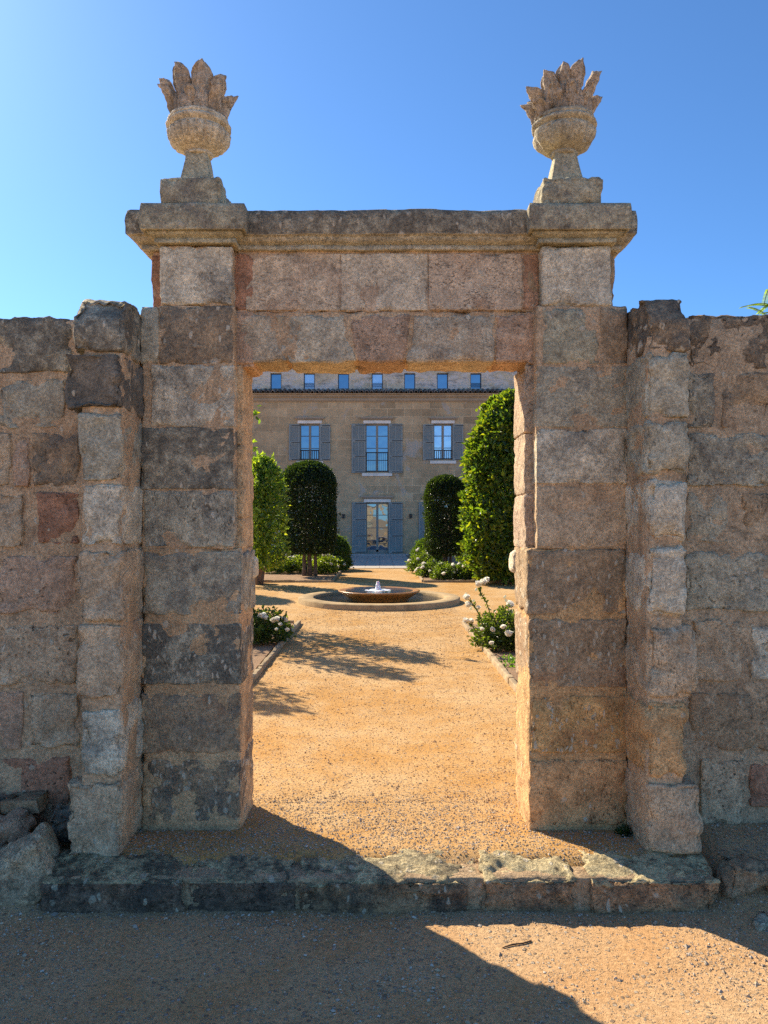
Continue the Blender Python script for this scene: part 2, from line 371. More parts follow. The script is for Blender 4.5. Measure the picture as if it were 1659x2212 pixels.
YP, YW, YB = 3.58, 3.66, 3.95
JL, JR = -.645, .690
gate = thing('stone_gateway', 'tall weathered stone gateway with lintel, piers and moulded cornice in front of the garden', 'gateway', (0.02, 3.6, 0))
# ---- left pier
m = MB()
L_ROWS = [
 (344, 503, 662, 785, BROWN, (.74, .34, .1, .1)), (303, 342, 662, 786, GREY, (.3, .05, 0, .2)),
 (326, 505, 790, 920, PALE, (.60, .26, .1, 0)),
 (303, 505, 925, 1055, GREY, (.80, .06, 0, 0)),
 (312, 505, 1060, 1180, GREY, (.66, .20, .35, 0))]
for a, b, t, u, c_, wv in L_ROWS: rough(m, PX(a, YP), PX(b, YP)+.002, YP+random.uniform(-.004, .003), YW+.03, PZ(u+2, YP), PZ(t-2, YP), tint=c_, wear=wv, r=.007, erode=.016, ew=.012)
face_blocks(m, [(344, 503, 531, 658, PALE, (.55, .30, .1, 0))], YP, YW+.03)
rough(m, PX(303, YP)+.004, PX(506, YP)-.002, YP+.005, YW+.03, PZ(1188, YP), PZ(658, YP), tint=MORT, wear=(.30, .06, 0, .2), amp=.005, erode=.006)
rough(m, PX(344, YP)+.002, PX(503, YP)-.002, YP+.010, YW+.03, PZ(660, YP), PZ(528, YP), tint=MORT, wear=(.25, .04, 0, .25), amp=.003)
LJ = (.68, .48, .26)
# rebated jamb behind the pilaster, and backing above
for (t, u, c_, wv) in [(787, 960, LJ, (.08, .02, .2, .1)), (961, 1120, LJ, (.10, .02, .2, .1)), (1121, 1186, LJ, (.06, .04, .1, 0))]:
    rough(m, -1.10, JL+random.uniform(-.004, .004), YW+random.uniform(-.003, .003), YB, PZ(u, YW), PZ(t, YW), tint=c_, wear=wv, back=True, low=.004)
rough(m, -1.09, JL-.006, YW+.006, YB-.005, 1.28, 2.215, tint=LJ, wear=(.06, .05, .1, .2), back=True)
for (t, u, c_, wv) in [(548, 668, RED, (.1, .05, .1, .6)), (672, 786, PINK, (.3, .05, .1, .4))]:
    rough(m, -1.093+random.uniform(0, .006), -.60, YW, YB, PZ(u, YW), PZ(t, YW), tint=c_, wear=wv, back=True, erode=.02, low=.006)
rough(m, -1.085, -.60, YW+.008, YB-.006, 2.18, 2.74, tint=PINK, wear=(.1, .05, .1, .6), back=True)
L_LOW = [
 (304, 524, 1192, 1330, GREY, (.66, .05, .1, .15)), (304, 522, 1347, 1480, GREY, (.82, .60, .25, 0)),
 (303, 519, 1497, 1628, BROWN, (.62, .08, .2, .9)), (311, 520, 1642, 1776, BROWN, (.74, .60, .2, .1))]
for a, b, t, u, c_, wv in L_LOW: rough(m, PX(a, YP), PX(b, YP), YP+random.uniform(-.003, .003), YB, PZ(u, YP), PZ(t, YP), tint=c_, wear=wv, back=True, amp=.008, erode=.022, r=.010, low=.005, ew=.018)
rough(m, PX(303, YP)+.003, PX(523, YP)-.007, YP+.005, YB-.006, -.12, PZ(1184, YP), tint=(.64, .44, .24), wear=(.06, .03, 0, .25), back=True, amp=.004)
rough(m, -.72, JL+.022, YB-.09, YB+.05, 1.15, 1.27, tint=PALE, wear=(.1, .1, .2, 0), back=True, r=.03)   # worn hinge stone on the garden side
m.build('pier', M_STONE, gate, True)['label'] = 'dark weathered left pier with white flecked blocks'
# ---- right pier
m = MB()
R_ROWS = [
 (1172, 1295, 664, 785, GREEN, (.50, .06, .1, .1)), (1298, 1358, 664, 786, BROWN, (.45, .05, .1, .1)),
 (1159, 1357, 791, 922, GREY, (.54, .05, 0, .05)),
 (1159, 1355, 926, 1044, PALE, (.56, .26, .1, .15)),
 (1159, 1356, 1052, 1181, TAN, (.20, .02, 0, .25))]
for a, b, t, u, c_, wv in R_ROWS: rough(m, PX(a, YP), PX(b, YP), YP+random.uniform(-.004, .003), YW+.03, PZ(u+1, YP), PZ(t-1, YP), tint=c_, wear=wv, r=.007, erode=.016, ew=.012)
face_blocks(m, [(1170, 1322, 533, 660, PALE, (.46, .16, .15, 0))], YP, YW+.03)
rough(m, PX(1158, YP)+.002, PX(1358, YP)-.003, YP+.005, YW+.03, PZ(1188, YP), PZ(658, YP), tint=MORT, wear=(.30, .06, 0, .2), amp=.005, erode=.006)
rough(m, PX(1170, YP)+.002, PX(1322, YP)-.002, YP+.010, YW+.03, PZ(660, YP), PZ(528, YP), tint=GREY, wear=(.25, .04, 0, .25), amp=.003)
for (t, u, c_, wv) in [(787, 935, (.55, .42, .28), (.16, .03, .5, .1)), (936, 1068, (.56, .43, .29), (.12, .02, .5, .1)), (1069, 1186, (.56, .42, .29), (.10, .04, .5, .1))]:
    rough(m, JR+random.uniform(-.002, .002), 1.12, YW+random.uniform(-.003, .003), YB, PZ(u, YW), PZ(t, YW), tint=c_, wear=wv, back=True, low=.003, erode=.012, r=.010)
rough(m, JR+.006, 1.11, YW+.006, YB-.005, 1.28, 2.215, tint=(.56, .43, .29), wear=(.1, .1, .4, .1), back=True)
for (t, u, c_, wv) in [(548, 668, BROWN, (.3, .05, .1, .5)), (672, 786, PINK, (.3, .05, .1, .4))]:
    rough(m, .70, 1.122+random.uniform(-.006, 0), YW, YB, PZ(u, YW), PZ(t, YW), tint=c_, wear=wv, back=True, erode=.02, low=.006)
rough(m, .70, 1.112, YW+.008, YB-.006, 2.18, 2.74, tint=BROWN, wear=(.3, .05, .1, .4), back=True)
R_LOW = [
 (1139, 1355, 1187, 1328, BROWN, (.25, .50, .15, .1)), (1142, 1355, 1337, 1487, BROWN, (.22, .55, .2, .5)),
 (1147, 1357, 1502, 1626, (.66, .41, .17), (.16, .55, .3, .7)), (1143, 1356, 1642, 1784, (.68, .42, .20), (.16, .04, .7, .5))]
for a, b, t, u, c_, wv in R_LOW: rough(m, PX(a, YP), PX(b, YP), YP+random.uniform(-.003, .003), YB, PZ(u, YP), PZ(t, YP), tint=c_, wear=wv, back=True, amp=.008, erode=.022, r=.010, low=.006, ew=.018)
rough(m, PX(1141, YP)+.005, PX(1358, YP)-.003, YP+.005, YB-.006, -.12, PZ(1184, YP), tint=OCH, wear=(.08, .03, .2, .3), back=True, amp=.004)
rough(m, JR-.022, .80, YB-.09, YB+.05, 1.18, 1.30, tint=PALE, wear=(.1, .1, .2, 0), back=True, r=.03)
m.build('pier', M_STONE, gate, True)['label'] = 'tan right pier with a sunlit inner reveal'
# ---- lintel over the opening
m = MB()
def shear(k0, zc): return lambda W: W+np.stack([(W[:, 2]-zc)*k0, 0*W[:, 2], 0*W[:, 2]], 1)
zt, zb = PZ(676, YW), PZ(783, YW)
def wedge(xa_t, xa_b, xb_t, xb_b):
    def f(W):
        t = (W[:, 2]-zb)/(zt-zb); u = W[:, 0].copy()
        l = PX(xa_b, YW)+(PX(xa_t, YW)-PX(xa_b, YW))*t; rr = PX(xb_b, YW)+(PX(xb_t, YW)-PX(xb_b, YW))*t
        W = W.copy(); W[:, 0] = l+(rr-l)*u; return W
    return f
for (xa_t, xa_b, xb_t, xb_b, c_, wv, dz) in [
  (514, 514, 588, 620, (.56, .46, .31), (.36, .08, .1, .1), .0), (590, 622, 744, 770, (.60, .52, .36), (.32, .12, .1, .1), -.003),
  (746, 772, 888, 874, (.52, .365, .24), (.40, .05, .3, .4), -.003), (892, 878, 1069, 1069, (.60, .51, .355), (.30, .06, .15, .25), .001), (1071, 1071, 1162, 1162, PINK, (.22, .06, .2, .5), 0)]:
    wf = wedge(xa_t, xa_b, xb_t, xb_b)
    _seed[0] += 3; wid = PX(xb_t, YW)-PX(xa_t, YW)
    def wp(W, wf=wf, wid=wid):
        W = W.copy(); W[:, 0] = W[:, 0]/wid; return wf(W)
    rough(m, 0, wid, YW+random.uniform(-.004, .004), YB, zb+dz+.003, zt-.004, tint=c_, wear=wv, back=True, warp=wp, r=.016, erode=.02, amp=.008, low=.008)
rough(m, PX(512, YW), PX(1164, YW), YW+.008, YB-.006, zb+.012, PZ(670, YW), tint=MORT, wear=(.12, .06, .1, .4), back=True, amp=.004)
m.build('lintel', M_STONE, gate, True)
m = MB()
P1 = (.69, .55, .37)
face_blocks(m, [(512, 532, 548, 669, RED, (.10, .04, .1, .3)), (530, 735, 547, 670, P1, (.10, .06, .2, .45)), (736, 925, 547, 670, (.71, .60, .42), (.10, .20, .15, .22)),
                (926, 1128, 547, 670, (.68, .53, .36), (.10, .08, .4, .45)), (1130, 1164, 548, 669, (.54, .33, .20), (.12, .05, .1, .4))], YW, YB, r=.005, erode=.008, ew=.012, amp=.005, back=True)
rough(m, PX(510, YW), PX(1166, YW), YW+.005, YB-.006, PZ(674, YW), PZ(536, YW), tint=(.56, .43, .29), wear=(.1, .08, .1, .3), back=True, amp=.003)
# broken hollow in the red block
m.build('wall_panel', M_STONE, gate, True)
# ---- cornice
def ring_block(mb, x0, x1, y0, y1, prof, tint, wear, step=.02, amp=.006, erode=.02):
    _seed[0] += 11; sd_ = _seed[0]
    xs = np.linspace(0, 1, max(2, int((x1-x0)/step))); ys = np.linspace(0, 1, max(2, int((y1-y0)/step)))
    ring = [(x, 0) for x in xs]+[(1, y) for y in ys[1:]]+[(x, 1) for x in xs[::-1][1:]]+[(0, y) for y in ys[::-1][1:-1]]
    ring = np.array(ring); n = len(ring); V = []; T = []
    pr = []
    for i in range(len(prof)-1):
        a, b = prof[i], prof[i+1]; L = math.hypot(b[0]-a[0], b[1]-a[1]); c = max(1, int(L/step))
        for j in range(c): t = j/c; pr.append((a[0]+(b[0]-a[0])*t, a[1]+(b[1]-a[1])*t, (a[2]+(b[2]-a[2])*t)))
    pr.append(prof[-1])
    for (o, z, pat) in pr:
        X = (x0-o)+ring[:, 0]*(x1-x0+2*o); Y = (y0-o)+ring[:, 1]*(y1-y0+2*o)
        V.append(np.stack([X, Y, np.full(n, z)], 1)); T.append(np.full(n, pat))
    V.append(np.array([[(x0+x1)/2, (y0+y1)/2, pr[-1][1]]])); T.append(np.array([pr[-1][2]])); V = np.concatenate(V); T = np.concatenate(T)
    c = np.array([(x0+x1)/2, (y0+y1)/2]); dr = np.sign(V[:, :2]-c)*0
    sx = np.clip((V[:, 0]-c[0])/((x1-x0)/2), -1.3, 1.3); sy = np.clip((V[:, 1]-c[1])/((y1-y0)/2), -1.3, 1.3)
    nx = np.where(np.abs(sx) > .985, np.sign(sx), 0); ny = np.where(np.abs(sy) > .985, np.sign(sy), 0)
    d = amp*(fbm(V*10+sd_, 5, sd_)-.5)*2
    zt_ = pr[-1][1]; e = np.exp(-np.abs(V[:, 2]-zt_)/.02)*np.clip(fbm(V*13+sd_*2, 3, sd_+4)*2-.7, 0, 1)*erode
    d -= e*.6
    V[:, 0] += nx*d; V[:, 1] += ny*d
    V[:, 2] += amp*.7*(fbm(V*9+31, 4, sd_+1)-.5)*2-e*(V[:, 2] > zt_-.01)
    k_ = len(pr); Q = [(i*n+j, i*n+(j+1) % n, (i+1)*n+(j+1) % n, (i+1)*n+j) for i in range(k_-1) for j in range(n)]
    Tr = [((k_-1)*n+j, (k_-1)*n+(j+1) % n, k_*n) for j in range(n)]
    wv = np.tile(np.array(wear, float), (len(V), 1)); wv[:, 0] = T
    mb.add(V, quads=Q, tris=Tr, tint=tint, wear=wv)
def prof_cornice(o, zb_, zf, zt_, pat=.80): return [(-.05, zb_, .2), (o*.24, zb_, .2), (o*.26, zb_+.003, .3), (o*.26, zb_+.020, .3), (o*.14, zb_+.021, .4), (o*.14, zb_+.026, .4), (o*.50, zb_+.029, .35), (o*.66, zb_+.036, .35), (o*.74, zb_+.046, .35), (o*.74, zf-.004, .5), (o*.98, zf-.003, .5), (o, zf, pat), (o+.004, (zf+zt_)/2, pat), (o, zt_-.008, pat), (o-.012, zt_, pat), (-.04, zt_+.004, pat)]
m = MB()
ring_block(m, -1.105, 1.125, YW, YB, prof_cornice(.075, 2.733, 2.79, 2.906), GREY, (.82, .22, .14, .05), amp=.008, erode=.03)
for (a, b, lo) in ((PX(344, YP), PX(503, YP), 0), (PX(1170, YP), PX(1322, YP), 0)):
    ring_block(m, a, b, YP, YB-.01, prof_cornice(.068, 2.738, 2.786, 2.909, .66), GREEN, (.5, .10, .05, .05), step=.016, amp=.004, erode=.016)
m.build('cornice', M_STONE, gate, True)
# ---- flanking buttresses, one rough stone on another
def chamfer_top(y0, zt_, z1):       # sloped front of the topmost stone
    def f(W):
        W = W.copy(); t = np.clip((W[:, 2]-z1)/(zt_-z1), 0, 1); k_ = np.clip((y0+.30-W[:, 1])/.30, 0, 1)
        W[:, 1] += t*k_*.095; return W
    return f
def buttress(rows, inner, sgn):
    m = MB(); D = 3.30
    zt_ = rows[0]
    for (a, b, t, u, c_, wv, pr, rr) in rows[1]:
        top = (t < 700)
        x0, x1 = PX(a, D), PX(b, D)
        if sgn < 0: xi0, xi1 = x0, inner
        else: xi0, xi1 = inner, x1
        z1, z2 = PZ(u, D), (PZ(t, 3.38) if top else PZ(t, D))
        rough(m, xi0, xi1, D-pr, 3.66, z1, z2, tint=c_, wear=wv, r=rr*(1.05 if sgn > 0 else .7), amp=.013, erode=.045, low=.016, ew=.034, freq=7, back=True,
              warp=chamfer_top(D-pr, z2, PZ(692, D)) if top else None)
    x0 = PX(172, D) if sgn < 0 else inner+.006; x1 = inner-.006 if sgn < 0 else PX(1480, D)
    rough(m, x0, x1, D+.018, 3.65, -.12, PZ(720, D), tint=MORT, wear=(.1, .03, .05, .2), amp=.006, back=True)
    return m
m = buttress((0, [
 (153, 238, 641, 757, GREY, (.80, .20, .1, 0), 0, .02), (141, 241, 764, 884, DARK, (.78, .08, .05, 0), .02, .022),
 (168, 238, 893, 1040, GREY, (.48, .06, .1, 0), 0, .025), (174, 240, 1046, 1181, PALE, (.30, .08, .2, .1), 0, .02),
 (166, 243, 1190, 1342, TAN, (.22, .06, .1, .15), 0, .02), (166, 243, 1350, 1508, TAN, (.18, .08, .1, .5), 0, .02),
 (172, 240, 1530, 1682, PALE, (.55, .12, .2, 0), .004, .03), (143, 246, 1692, 1856, TAN, (.20, .10, .15, .3), .006, .02)]), -1.108, -1)
m.build('buttress', M_STONE, gate, True)['label'] = 'stepped left buttress with dark top blocks'
m = buttress((0, [
 (1392, 1492, 641, 757, BROWN, (.82, .40, .3, 0), 0, .02), (1400, 1493, 762, 903, GREY, (.42, .05, .05, 0), 0, .02),
 (1405, 1487, 908, 1022, GREY, (.40, .05, .2, .1), 0, .02), (1402, 1492, 1032, 1175, PALE, (.28, .10, .1, .05), .02, .04),
 (1404, 1484, 1184, 1334, PALE, (.24, .08, .1, .1), .008, .03), (1400, 1510, 1350, 1512, TAN, (.22, .14, .3, .1), .012, .035),
 (1408, 1490, 1520, 1684, OCH, (.14, .06, .2, .2), .006, .025), (1405, 1518, 1692, 1846, TAN, (.18, .08, .2, .35), .01, .025)]), 1.148, 1)
m.build('buttress', M_STONE, gate, True)['label'] = 'eroded right buttress with pale rounded blocks'
# ------------------------------------------------------------------ garden walls either side
def wall_fill(m, xs0, xs1, zc, seed):
    rr = random.Random(seed)
    for (z0, z1) in zc:
        x = xs0
        while x < xs1:
            wd = rr.uniform(.22, .48); e = min(x+wd, xs1)
            if xs1-e < .12: e = xs1
            c_ = rr.choice([TAN, PINK, GREY, BROWN, TAN]); rough(m, x+.012, e-.012, 3.65+rr.uniform(-.006, .004), 3.80, z0+.012, z1-.012, step=.035, tint=c_, wear=(rr.uniform(.1, .4), .08, .2, .2), amp=.008, erode=.025, low=.006)
            x = e
YS = 3.65
m = MB()
face_blocks(m, [
 (-8, 152, 683, 806, GREY, (.80, .12, .15, 0)), (-6, 140, 816, 925, GREY, (.56, .06, .1, .2)),
 (-6, 22, 935, 1052, TAN, (.15, .05, .1, .3)), (26, 62, 940, 1052, PINK, (.12, .05, .1, .7)), (66, 170, 933, 1053, BROWN, (.70, .05, .2, .25)),
 (-6, 50, 1063, 1184, TAN, (.26, .04, .2, .1)), (76, 172, 1063, 1176, RED, (.32, .12, .3, .5)),
 (-6, 165, 1202, 1328, PINK, (.12, .08, .45, .2)), (-6, 168, 1350, 1482, TAN, (.12, .16, .5, .3)),
 (-6, 50, 1493, 1622, PINK, (.2, .06, .1, .6)), (60, 170, 1497, 1616, TAN, (.1, .04, .1, .2)), (-6, 150, 1638, 1778, RED, (.2, .06, .9, .4))],
 YS, 3.82, amp=.010, erode=.03, low=.008)
zc = [(-.02, .36), (.36, .68), (.68, 1.0), (1.0, 1.3), (1.3, 1.6), (1.6, 1.88), (1.88, 2.14), (2.14, 2.42)]
wall_fill(m, -4.2, PX(-10, YS), zc, 3)
rough(m, -14, -1.09, YS+.012, YB-.02, -.3, PZ(688, YS), step=.06, tint=MORT, wear=(.12, .04, .05, .25), amp=.008, low=.01, back=True)
gw = m.build('garden_wall', M_STONE, None, True)
tag(gw, 'rubble garden wall with dark lichen top, running left from the dark flecked pier', 'wall', 'garden walls beside the gateway')
m = MB()
face_blocks(m, [
 (1485, 1668, 676, 796, BROWN, (.84, .10, .9, .1)), (1484, 1546, 806, 924, GREY, (.70, .06, .4, 0)), (1560, 1668, 806, 924, BROWN, (.52, .06, .3, .25)),
 (1484, 1668, 934, 1050, GREY, (.60, .08, .3, .1)), (1484, 1575, 1062, 1172, GREY, (.38, .05, .3, .1)), (1604, 1668, 1062, 1172, BROWN, (.42, .04, .3, .2)),
 (1480, 1668, 1192, 1322, GREY, (.46, .10, .4, 0)), (1500, 1605, 1338, 1472, TAN, (.26, .08, .3, .15)), (1622, 1668, 1350, 1470, PALE, (.40, .08, .4, 0)),
 (1484, 1668, 1497, 1622, BROWN, (.12, .05, .3, .3)), (1515, 1610, 1640, 1786, TAN, (.30, .06, .9, .1)), (1620, 1668, 1645, 1745, RED, (.3, .05, .5, .2))],
 YS, 3.82, amp=.012, erode=.035, low=.010)
wall_fill(m, PX(1670, YS), 4.2, zc, 5)
rough(m, 1.10, 14, YS+.012, YB-.02, -.3, PZ(682, YS), step=.06, tint=(.56, .42, .26), wear=(.40, .05, .05, .2), amp=.008, low=.01, back=True)
gw = m.build('garden_wall', M_STONE, None, True)
tag(gw, 'rubble garden wall with pitted brown stones, running right from the sunlit tan pier', 'wall', 'garden walls beside the gateway')

# ------------------------------------------------------------------ stone urns with carved flames
def urn(cx, cy, seed, curl):
    rr = random.Random(seed)
    t = thing('stone_urn', '', 'urn', (cx, cy, 2.905), 'carved flame urns on the gateway')
    m = MB(); rough(m, cx-.142, cx+.142, 3.53, 3.92, 2.895, 3.035, r=.02, amp=.006, erode=.03, tint=GREEN, wear=(.70, .10, .05, 0), back=True, step=.016)
    m.build('plinth', M_STONE, t, True)
    m = MB()
    hb, ht = .085, .047; n = 9; V = []
    for i in range(13):
        q = i/12; h = hb+(ht-hb)*q**.8; z = 3.03+.18*q; rg = np.linspace(-1, 1, n)
        ring = [(a, -1) for a in rg]+[(1, a) for a in rg[1:]]+[(a, 1) for a in rg[::-1][1:]]+[(-1, a) for a in rg[::-1][1:-1]]
        V += [(cx+a*h, cy+b*h, z) for a, b in ring]
    V = np.array(V); kq = 4*(n-1)
    V[:, :2] += ((fbm(V*20+seed, 3, seed)-.5)*.008)[:, None]
    m.add(V, quads=[(i*kq+j, i*kq+(j+1) % kq, (i+1)*kq+(j+1) % kq, (i+1)*kq+j) for i in range(12) for j in range(kq)], tint=GREEN, wear=(.4, .04, .1, 0))
    m.build('foot', M_STONE, t, True)
    m = MB()
    pr0 = [(.0, 3.222), (.050, 3.222), (.062, 3.228), (.066, 3.238), (.058, 3.246), (.070, 3.252), (.098, 3.268), (.122, 3.292), (.136, 3.322), (.141, 3.348), (.138, 3.368), (.132, 3.378), (.140, 3.384), (.150, 3.394), (.152, 3.404), (.145, 3.414), (.138, 3.420), (.142, 3.428), (.141, 3.440), (.128, 3.447), (.0, 3.447)]
    pr = [(a*1.02, 3.20+(b-3.222)*.80) for a, b in pr0]
    p2 = []
    for a, b in zip(pr[:-1], pr[1:]): p2 += [(a[0]+(b[0]-a[0])*q, a[1]+(b[1]-a[1])*q) for q in (0, .33, .66)]
    p2.append(pr[-1]); p2 = [(a, b) for a, b in p2]
    m.lathe(p2, (cx, cy, 0), 120, tint=PALE if seed == 1 else GREY, wear=(.42, .10, .15, .05), nz=.007, ns=16, seed=seed, flute=22 if seed == 1 else 8, fl=(3.245, 3.315))
    m.build('bowl', M_STONE, t, True)
    m = MB()
    def tongue(ang, lean, ln, wd, th, twist, rj):
        nu, nv = 24, 28; V = []
        for i in range(nu):
            u = i/(nu-1)
            wq = wd*((.62+.38*(u/.72)) if u < .72 else max(.10, 1-((u-.72)/.285)**2.6)**.5)
            rad = rj*1.0+lean*u+.035*u*u; z = 3.36+ln*.93*u
            for j in range(nv):
                a = 2*math.pi*j/nv; s_ = math.cos(a)*wq; d_ = math.sin(a)*th*(1-.35*u)
                if d_ > 0: d_ *= 1+.45*math.cos(4*(a-math.pi/2))
                c_, s2 = math.cos(ang+twist*u), math.sin(ang+twist*u)
                V.append((cx+c_*(rad+d_)-s2*s_, cy+s2*(rad+d_)+c_*s_, z))
        V = np.array(V); V[:, :3] += np.stack([(fbm(V*30+5*q+ang, 4, seed+q)-.5)*.026 for q in range(3)], 1)
        Q = [(i*nv+j, i*nv+(j+1) % nv, (i+1)*nv+(j+1) % nv, (i+1)*nv+j) for i in range(nu-1) for j in range(nv)]
        T = [((nu-1)*nv+j, (nu-1)*nv+(j+1) % nv, (nu-1)*nv) for j in range(1, nv-1)]
        m.add(V, quads=Q, tris=T, tint=(.55, .45, .32), wear=(.52, .06, .3, .15))
    m.lathe([(.118, 3.345), (.124, 3.39), (.128, 3.43), (.122, 3.465), (.100, 3.49), (.06, 3.50), (.001, 3.502)], (cx, cy, 0), 72, tint=(.55, .45, .32), wear=(.62, .06, .3, .1), nz=.012, ns=18, seed=seed+4, flute=20, fl=(3.36, 3.48))
    for (a, le, ln, wd, th, tw, rj) in curl: tongue(R(a), le*.46, ln*.79, wd*1.12, th*1.2, tw, rj)
    m.build('flame_crown', M_STONE, t, True)
    return t
# angles: -90 faces the camera
C1 = [(-124, .055, .305, .042, .030, .08, .075), (-68, .05, .305, .044, .032, -.05, .075), (-166, .085, .255, .034, .026, .1, .085), (-28, .07, .25, .040, .030, -.1, .08), (-2, .08, .18, .034, .028, 0, .09), (-148, .09, .19, .028, .022, 0, .095), (-95, .055, .15, .022, .018, 0, .09),
      (40, .06, .25, .036, .028, 0, .08), (82, .05, .28, .038, .03, 0, .08), (122, .055, .27, .038, .03, 0, .08), (160, .07, .22, .036, .028, 0, .085), (-46, .085, .17, .026, .02, 0, .095), (-90, .0, .16, .055, .05, 0, .03), (60, .0, .18, .055, .05, 0, .03)]
C2 = [(-108, .045, .29, .031, .026, .05, .08), (-74, .05, .315, .034, .028, .05, .08), (-34, .085, .275, .029, .024, 0, .085), (-138, .06, .25, .040, .034, .1, .085), (-164, .085, .20, .046, .038, 0, .085), (178, .095, .13, .044, .038, 0, .09),
      (-8, .07, .17, .032, .026, 0, .09), (30, .06, .25, .036, .028, 0, .08), (72, .045, .28, .036, .028, 0, .08), (112, .05, .26, .038, .03, 0, .08), (148, .065, .22, .04, .034, 0, .085), (-52, .075, .19, .022, .018, 0, .095), (-90, .06, .17, .022, .018, 0, .095), (-120, .07, .17, .028, .024, 0, .095),
      (-100, .0, .17, .055, .05, 0, .03), (50, .0, .18, .055, .05, 0, .03), (-150, .09, .10, .034, .03, 0, .10)]
tag(urn(-.872, 3.71, 1, C1), 'stone urn with fluted bowl and smooth carved flames, above the dark flecked pier')
tag(urn(.889, 3.71, 2, C2), 'stone urn with plain chipped bowl and ragged carved flames, above the sunlit tan pier')

# ------------------------------------------------------------------ ground
def sheet(name, xs, ys, zf, mat, label=None):
    X, Y = np.meshgrid(xs, ys, indexing='ij'); V = np.stack([X.ravel(), Y.ravel(), np.zeros(X.size)], 1); V[:, 2] = zf(V)
    i = np.arange(X.size).reshape(X.shape); q = np.stack([i[:-1, :-1], i[1:, :-1], i[1:, 1:], i[:-1, 1:]], -1).reshape(-1, 4)
    m = MB(); m.add(V, quads=q, tint=(.4, .27, .15)); o = m.build(name, mat, None, True); tag(o, label, None, None, 'structure'); return o
ZO = -.145
def z_out(V):
    x, y = V[:, 0], V[:, 1]
    side = np.clip((np.abs(x)-1.30)/.22, 0, 1)*np.clip((y-2.95)/.6, 0, 1)
    side = side*side*(3-2*side)
    z = ZO+side*.15+.012*(fbm(np.stack([x*2.2, y*2.2, 0*x], 1), 4, 3)-.5)*2
    return z-.5*np.clip((y-3.9)/.2, 0, 1)
far = [-2200, -300, -60, -20, -9, -5]
xs = np.concatenate([far, np.arange(-4, 4.001, .05), [5, 9, 20, 60, 300, 2200]]); ys = np.concatenate([[-2200, -300, -60, -20, -8, -3, -1], np.arange(0, 4.3, .05), [6, 12, 40, 80, 300, 2200]])
sheet('ground', xs, ys, z_out, M_FORE)
def z_in(V): return .006*(fbm(np.stack([V[:, 0]*2, V[:, 1]*2, 0*V[:, 0]], 1), 4, 8)-.5)*2-.004*np.clip(V[:, 1]-6, 0, 1)+np.where(V[:, 1] < 3.66, .014*np.exp(-((V[:, 1]-3.4)/.15)**2), 0)-.05*np.clip((3.31-V[:, 1]+.10*(fbm(np.stack([V[:, 0]*9, V[:, 1]*9, 0*V[:, 0]], 1), 3, 4)-.5))/.08, 0, 1)
# the garden gravel: one sheet that narrows through the gate
sheet('garden_path', np.concatenate([np.arange(-1.32, 1.36, .02)]), np.arange(3.22, 3.96, .02), z_in, M_SAND)
sheet('garden_path', np.concatenate([[-22, -14, -9, -6], np.arange(-4, 4.01, .16), [6, 9, 14, 22]]), np.concatenate([np.arange(3.92, 12, .12), np.arange(12, 40, 1.)]), z_in, M_SAND)
def rect_sheet(name, x0, x1, y0, y1, z, mat, n=(6, 6)): return sheet(name, np.linspace(x0, x1, n[0]), np.linspace(y0, y1, n[1]), lambda V: np.full(len(V), z), mat)
rect_sheet('paving', -1.45, 1.35, 23.2, 32.2, .008, M_PAVE)
rect_sheet('planting_bed', -6.5, -1.2, 4.3, 10.7, .016, M_SOIL, (40, 40)); rect_sheet('planting_bed', 1.22, 6.5, 4.3, 10.6, .016, M_SOIL, (40, 40))
rect_sheet('planting_bed', -4.1, -1.17, 18.1, 32.4, .016, M_SOIL); rect_sheet('planting_bed', 1.09, 6.5, 18.1, 32.4, .016, M_SOIL)

# ------------------------------------------------------------------ doorstep
m = MB()
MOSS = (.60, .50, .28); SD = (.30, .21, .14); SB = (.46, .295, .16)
def worn(W): W = W.copy(); W[:, 2] -= np.clip((3.29-W[:, 1])/.14, 0, 1)*.030*np.clip((W[:, 2]+.12)/.10, 0, 1); return W
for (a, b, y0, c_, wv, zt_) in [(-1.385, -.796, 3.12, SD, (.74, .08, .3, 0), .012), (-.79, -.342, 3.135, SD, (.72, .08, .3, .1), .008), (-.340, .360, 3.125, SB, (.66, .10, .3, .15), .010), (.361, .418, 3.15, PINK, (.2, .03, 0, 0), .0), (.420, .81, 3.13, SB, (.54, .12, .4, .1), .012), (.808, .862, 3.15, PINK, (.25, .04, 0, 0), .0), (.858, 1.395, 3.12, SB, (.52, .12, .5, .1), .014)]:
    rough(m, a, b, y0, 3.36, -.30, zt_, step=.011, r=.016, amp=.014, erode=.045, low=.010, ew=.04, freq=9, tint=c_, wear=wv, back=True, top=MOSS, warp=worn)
rough(m, -1.37, 1.38, 3.15, 3.33, -.3, -.016, step=.03, tint=BROWN, wear=(.3, .02, 0, 0))
st = m.build('doorstep', M_ROCK, None, True); tag(st, 'worn mossy stone doorstep across the foot of the gateway', 'step')

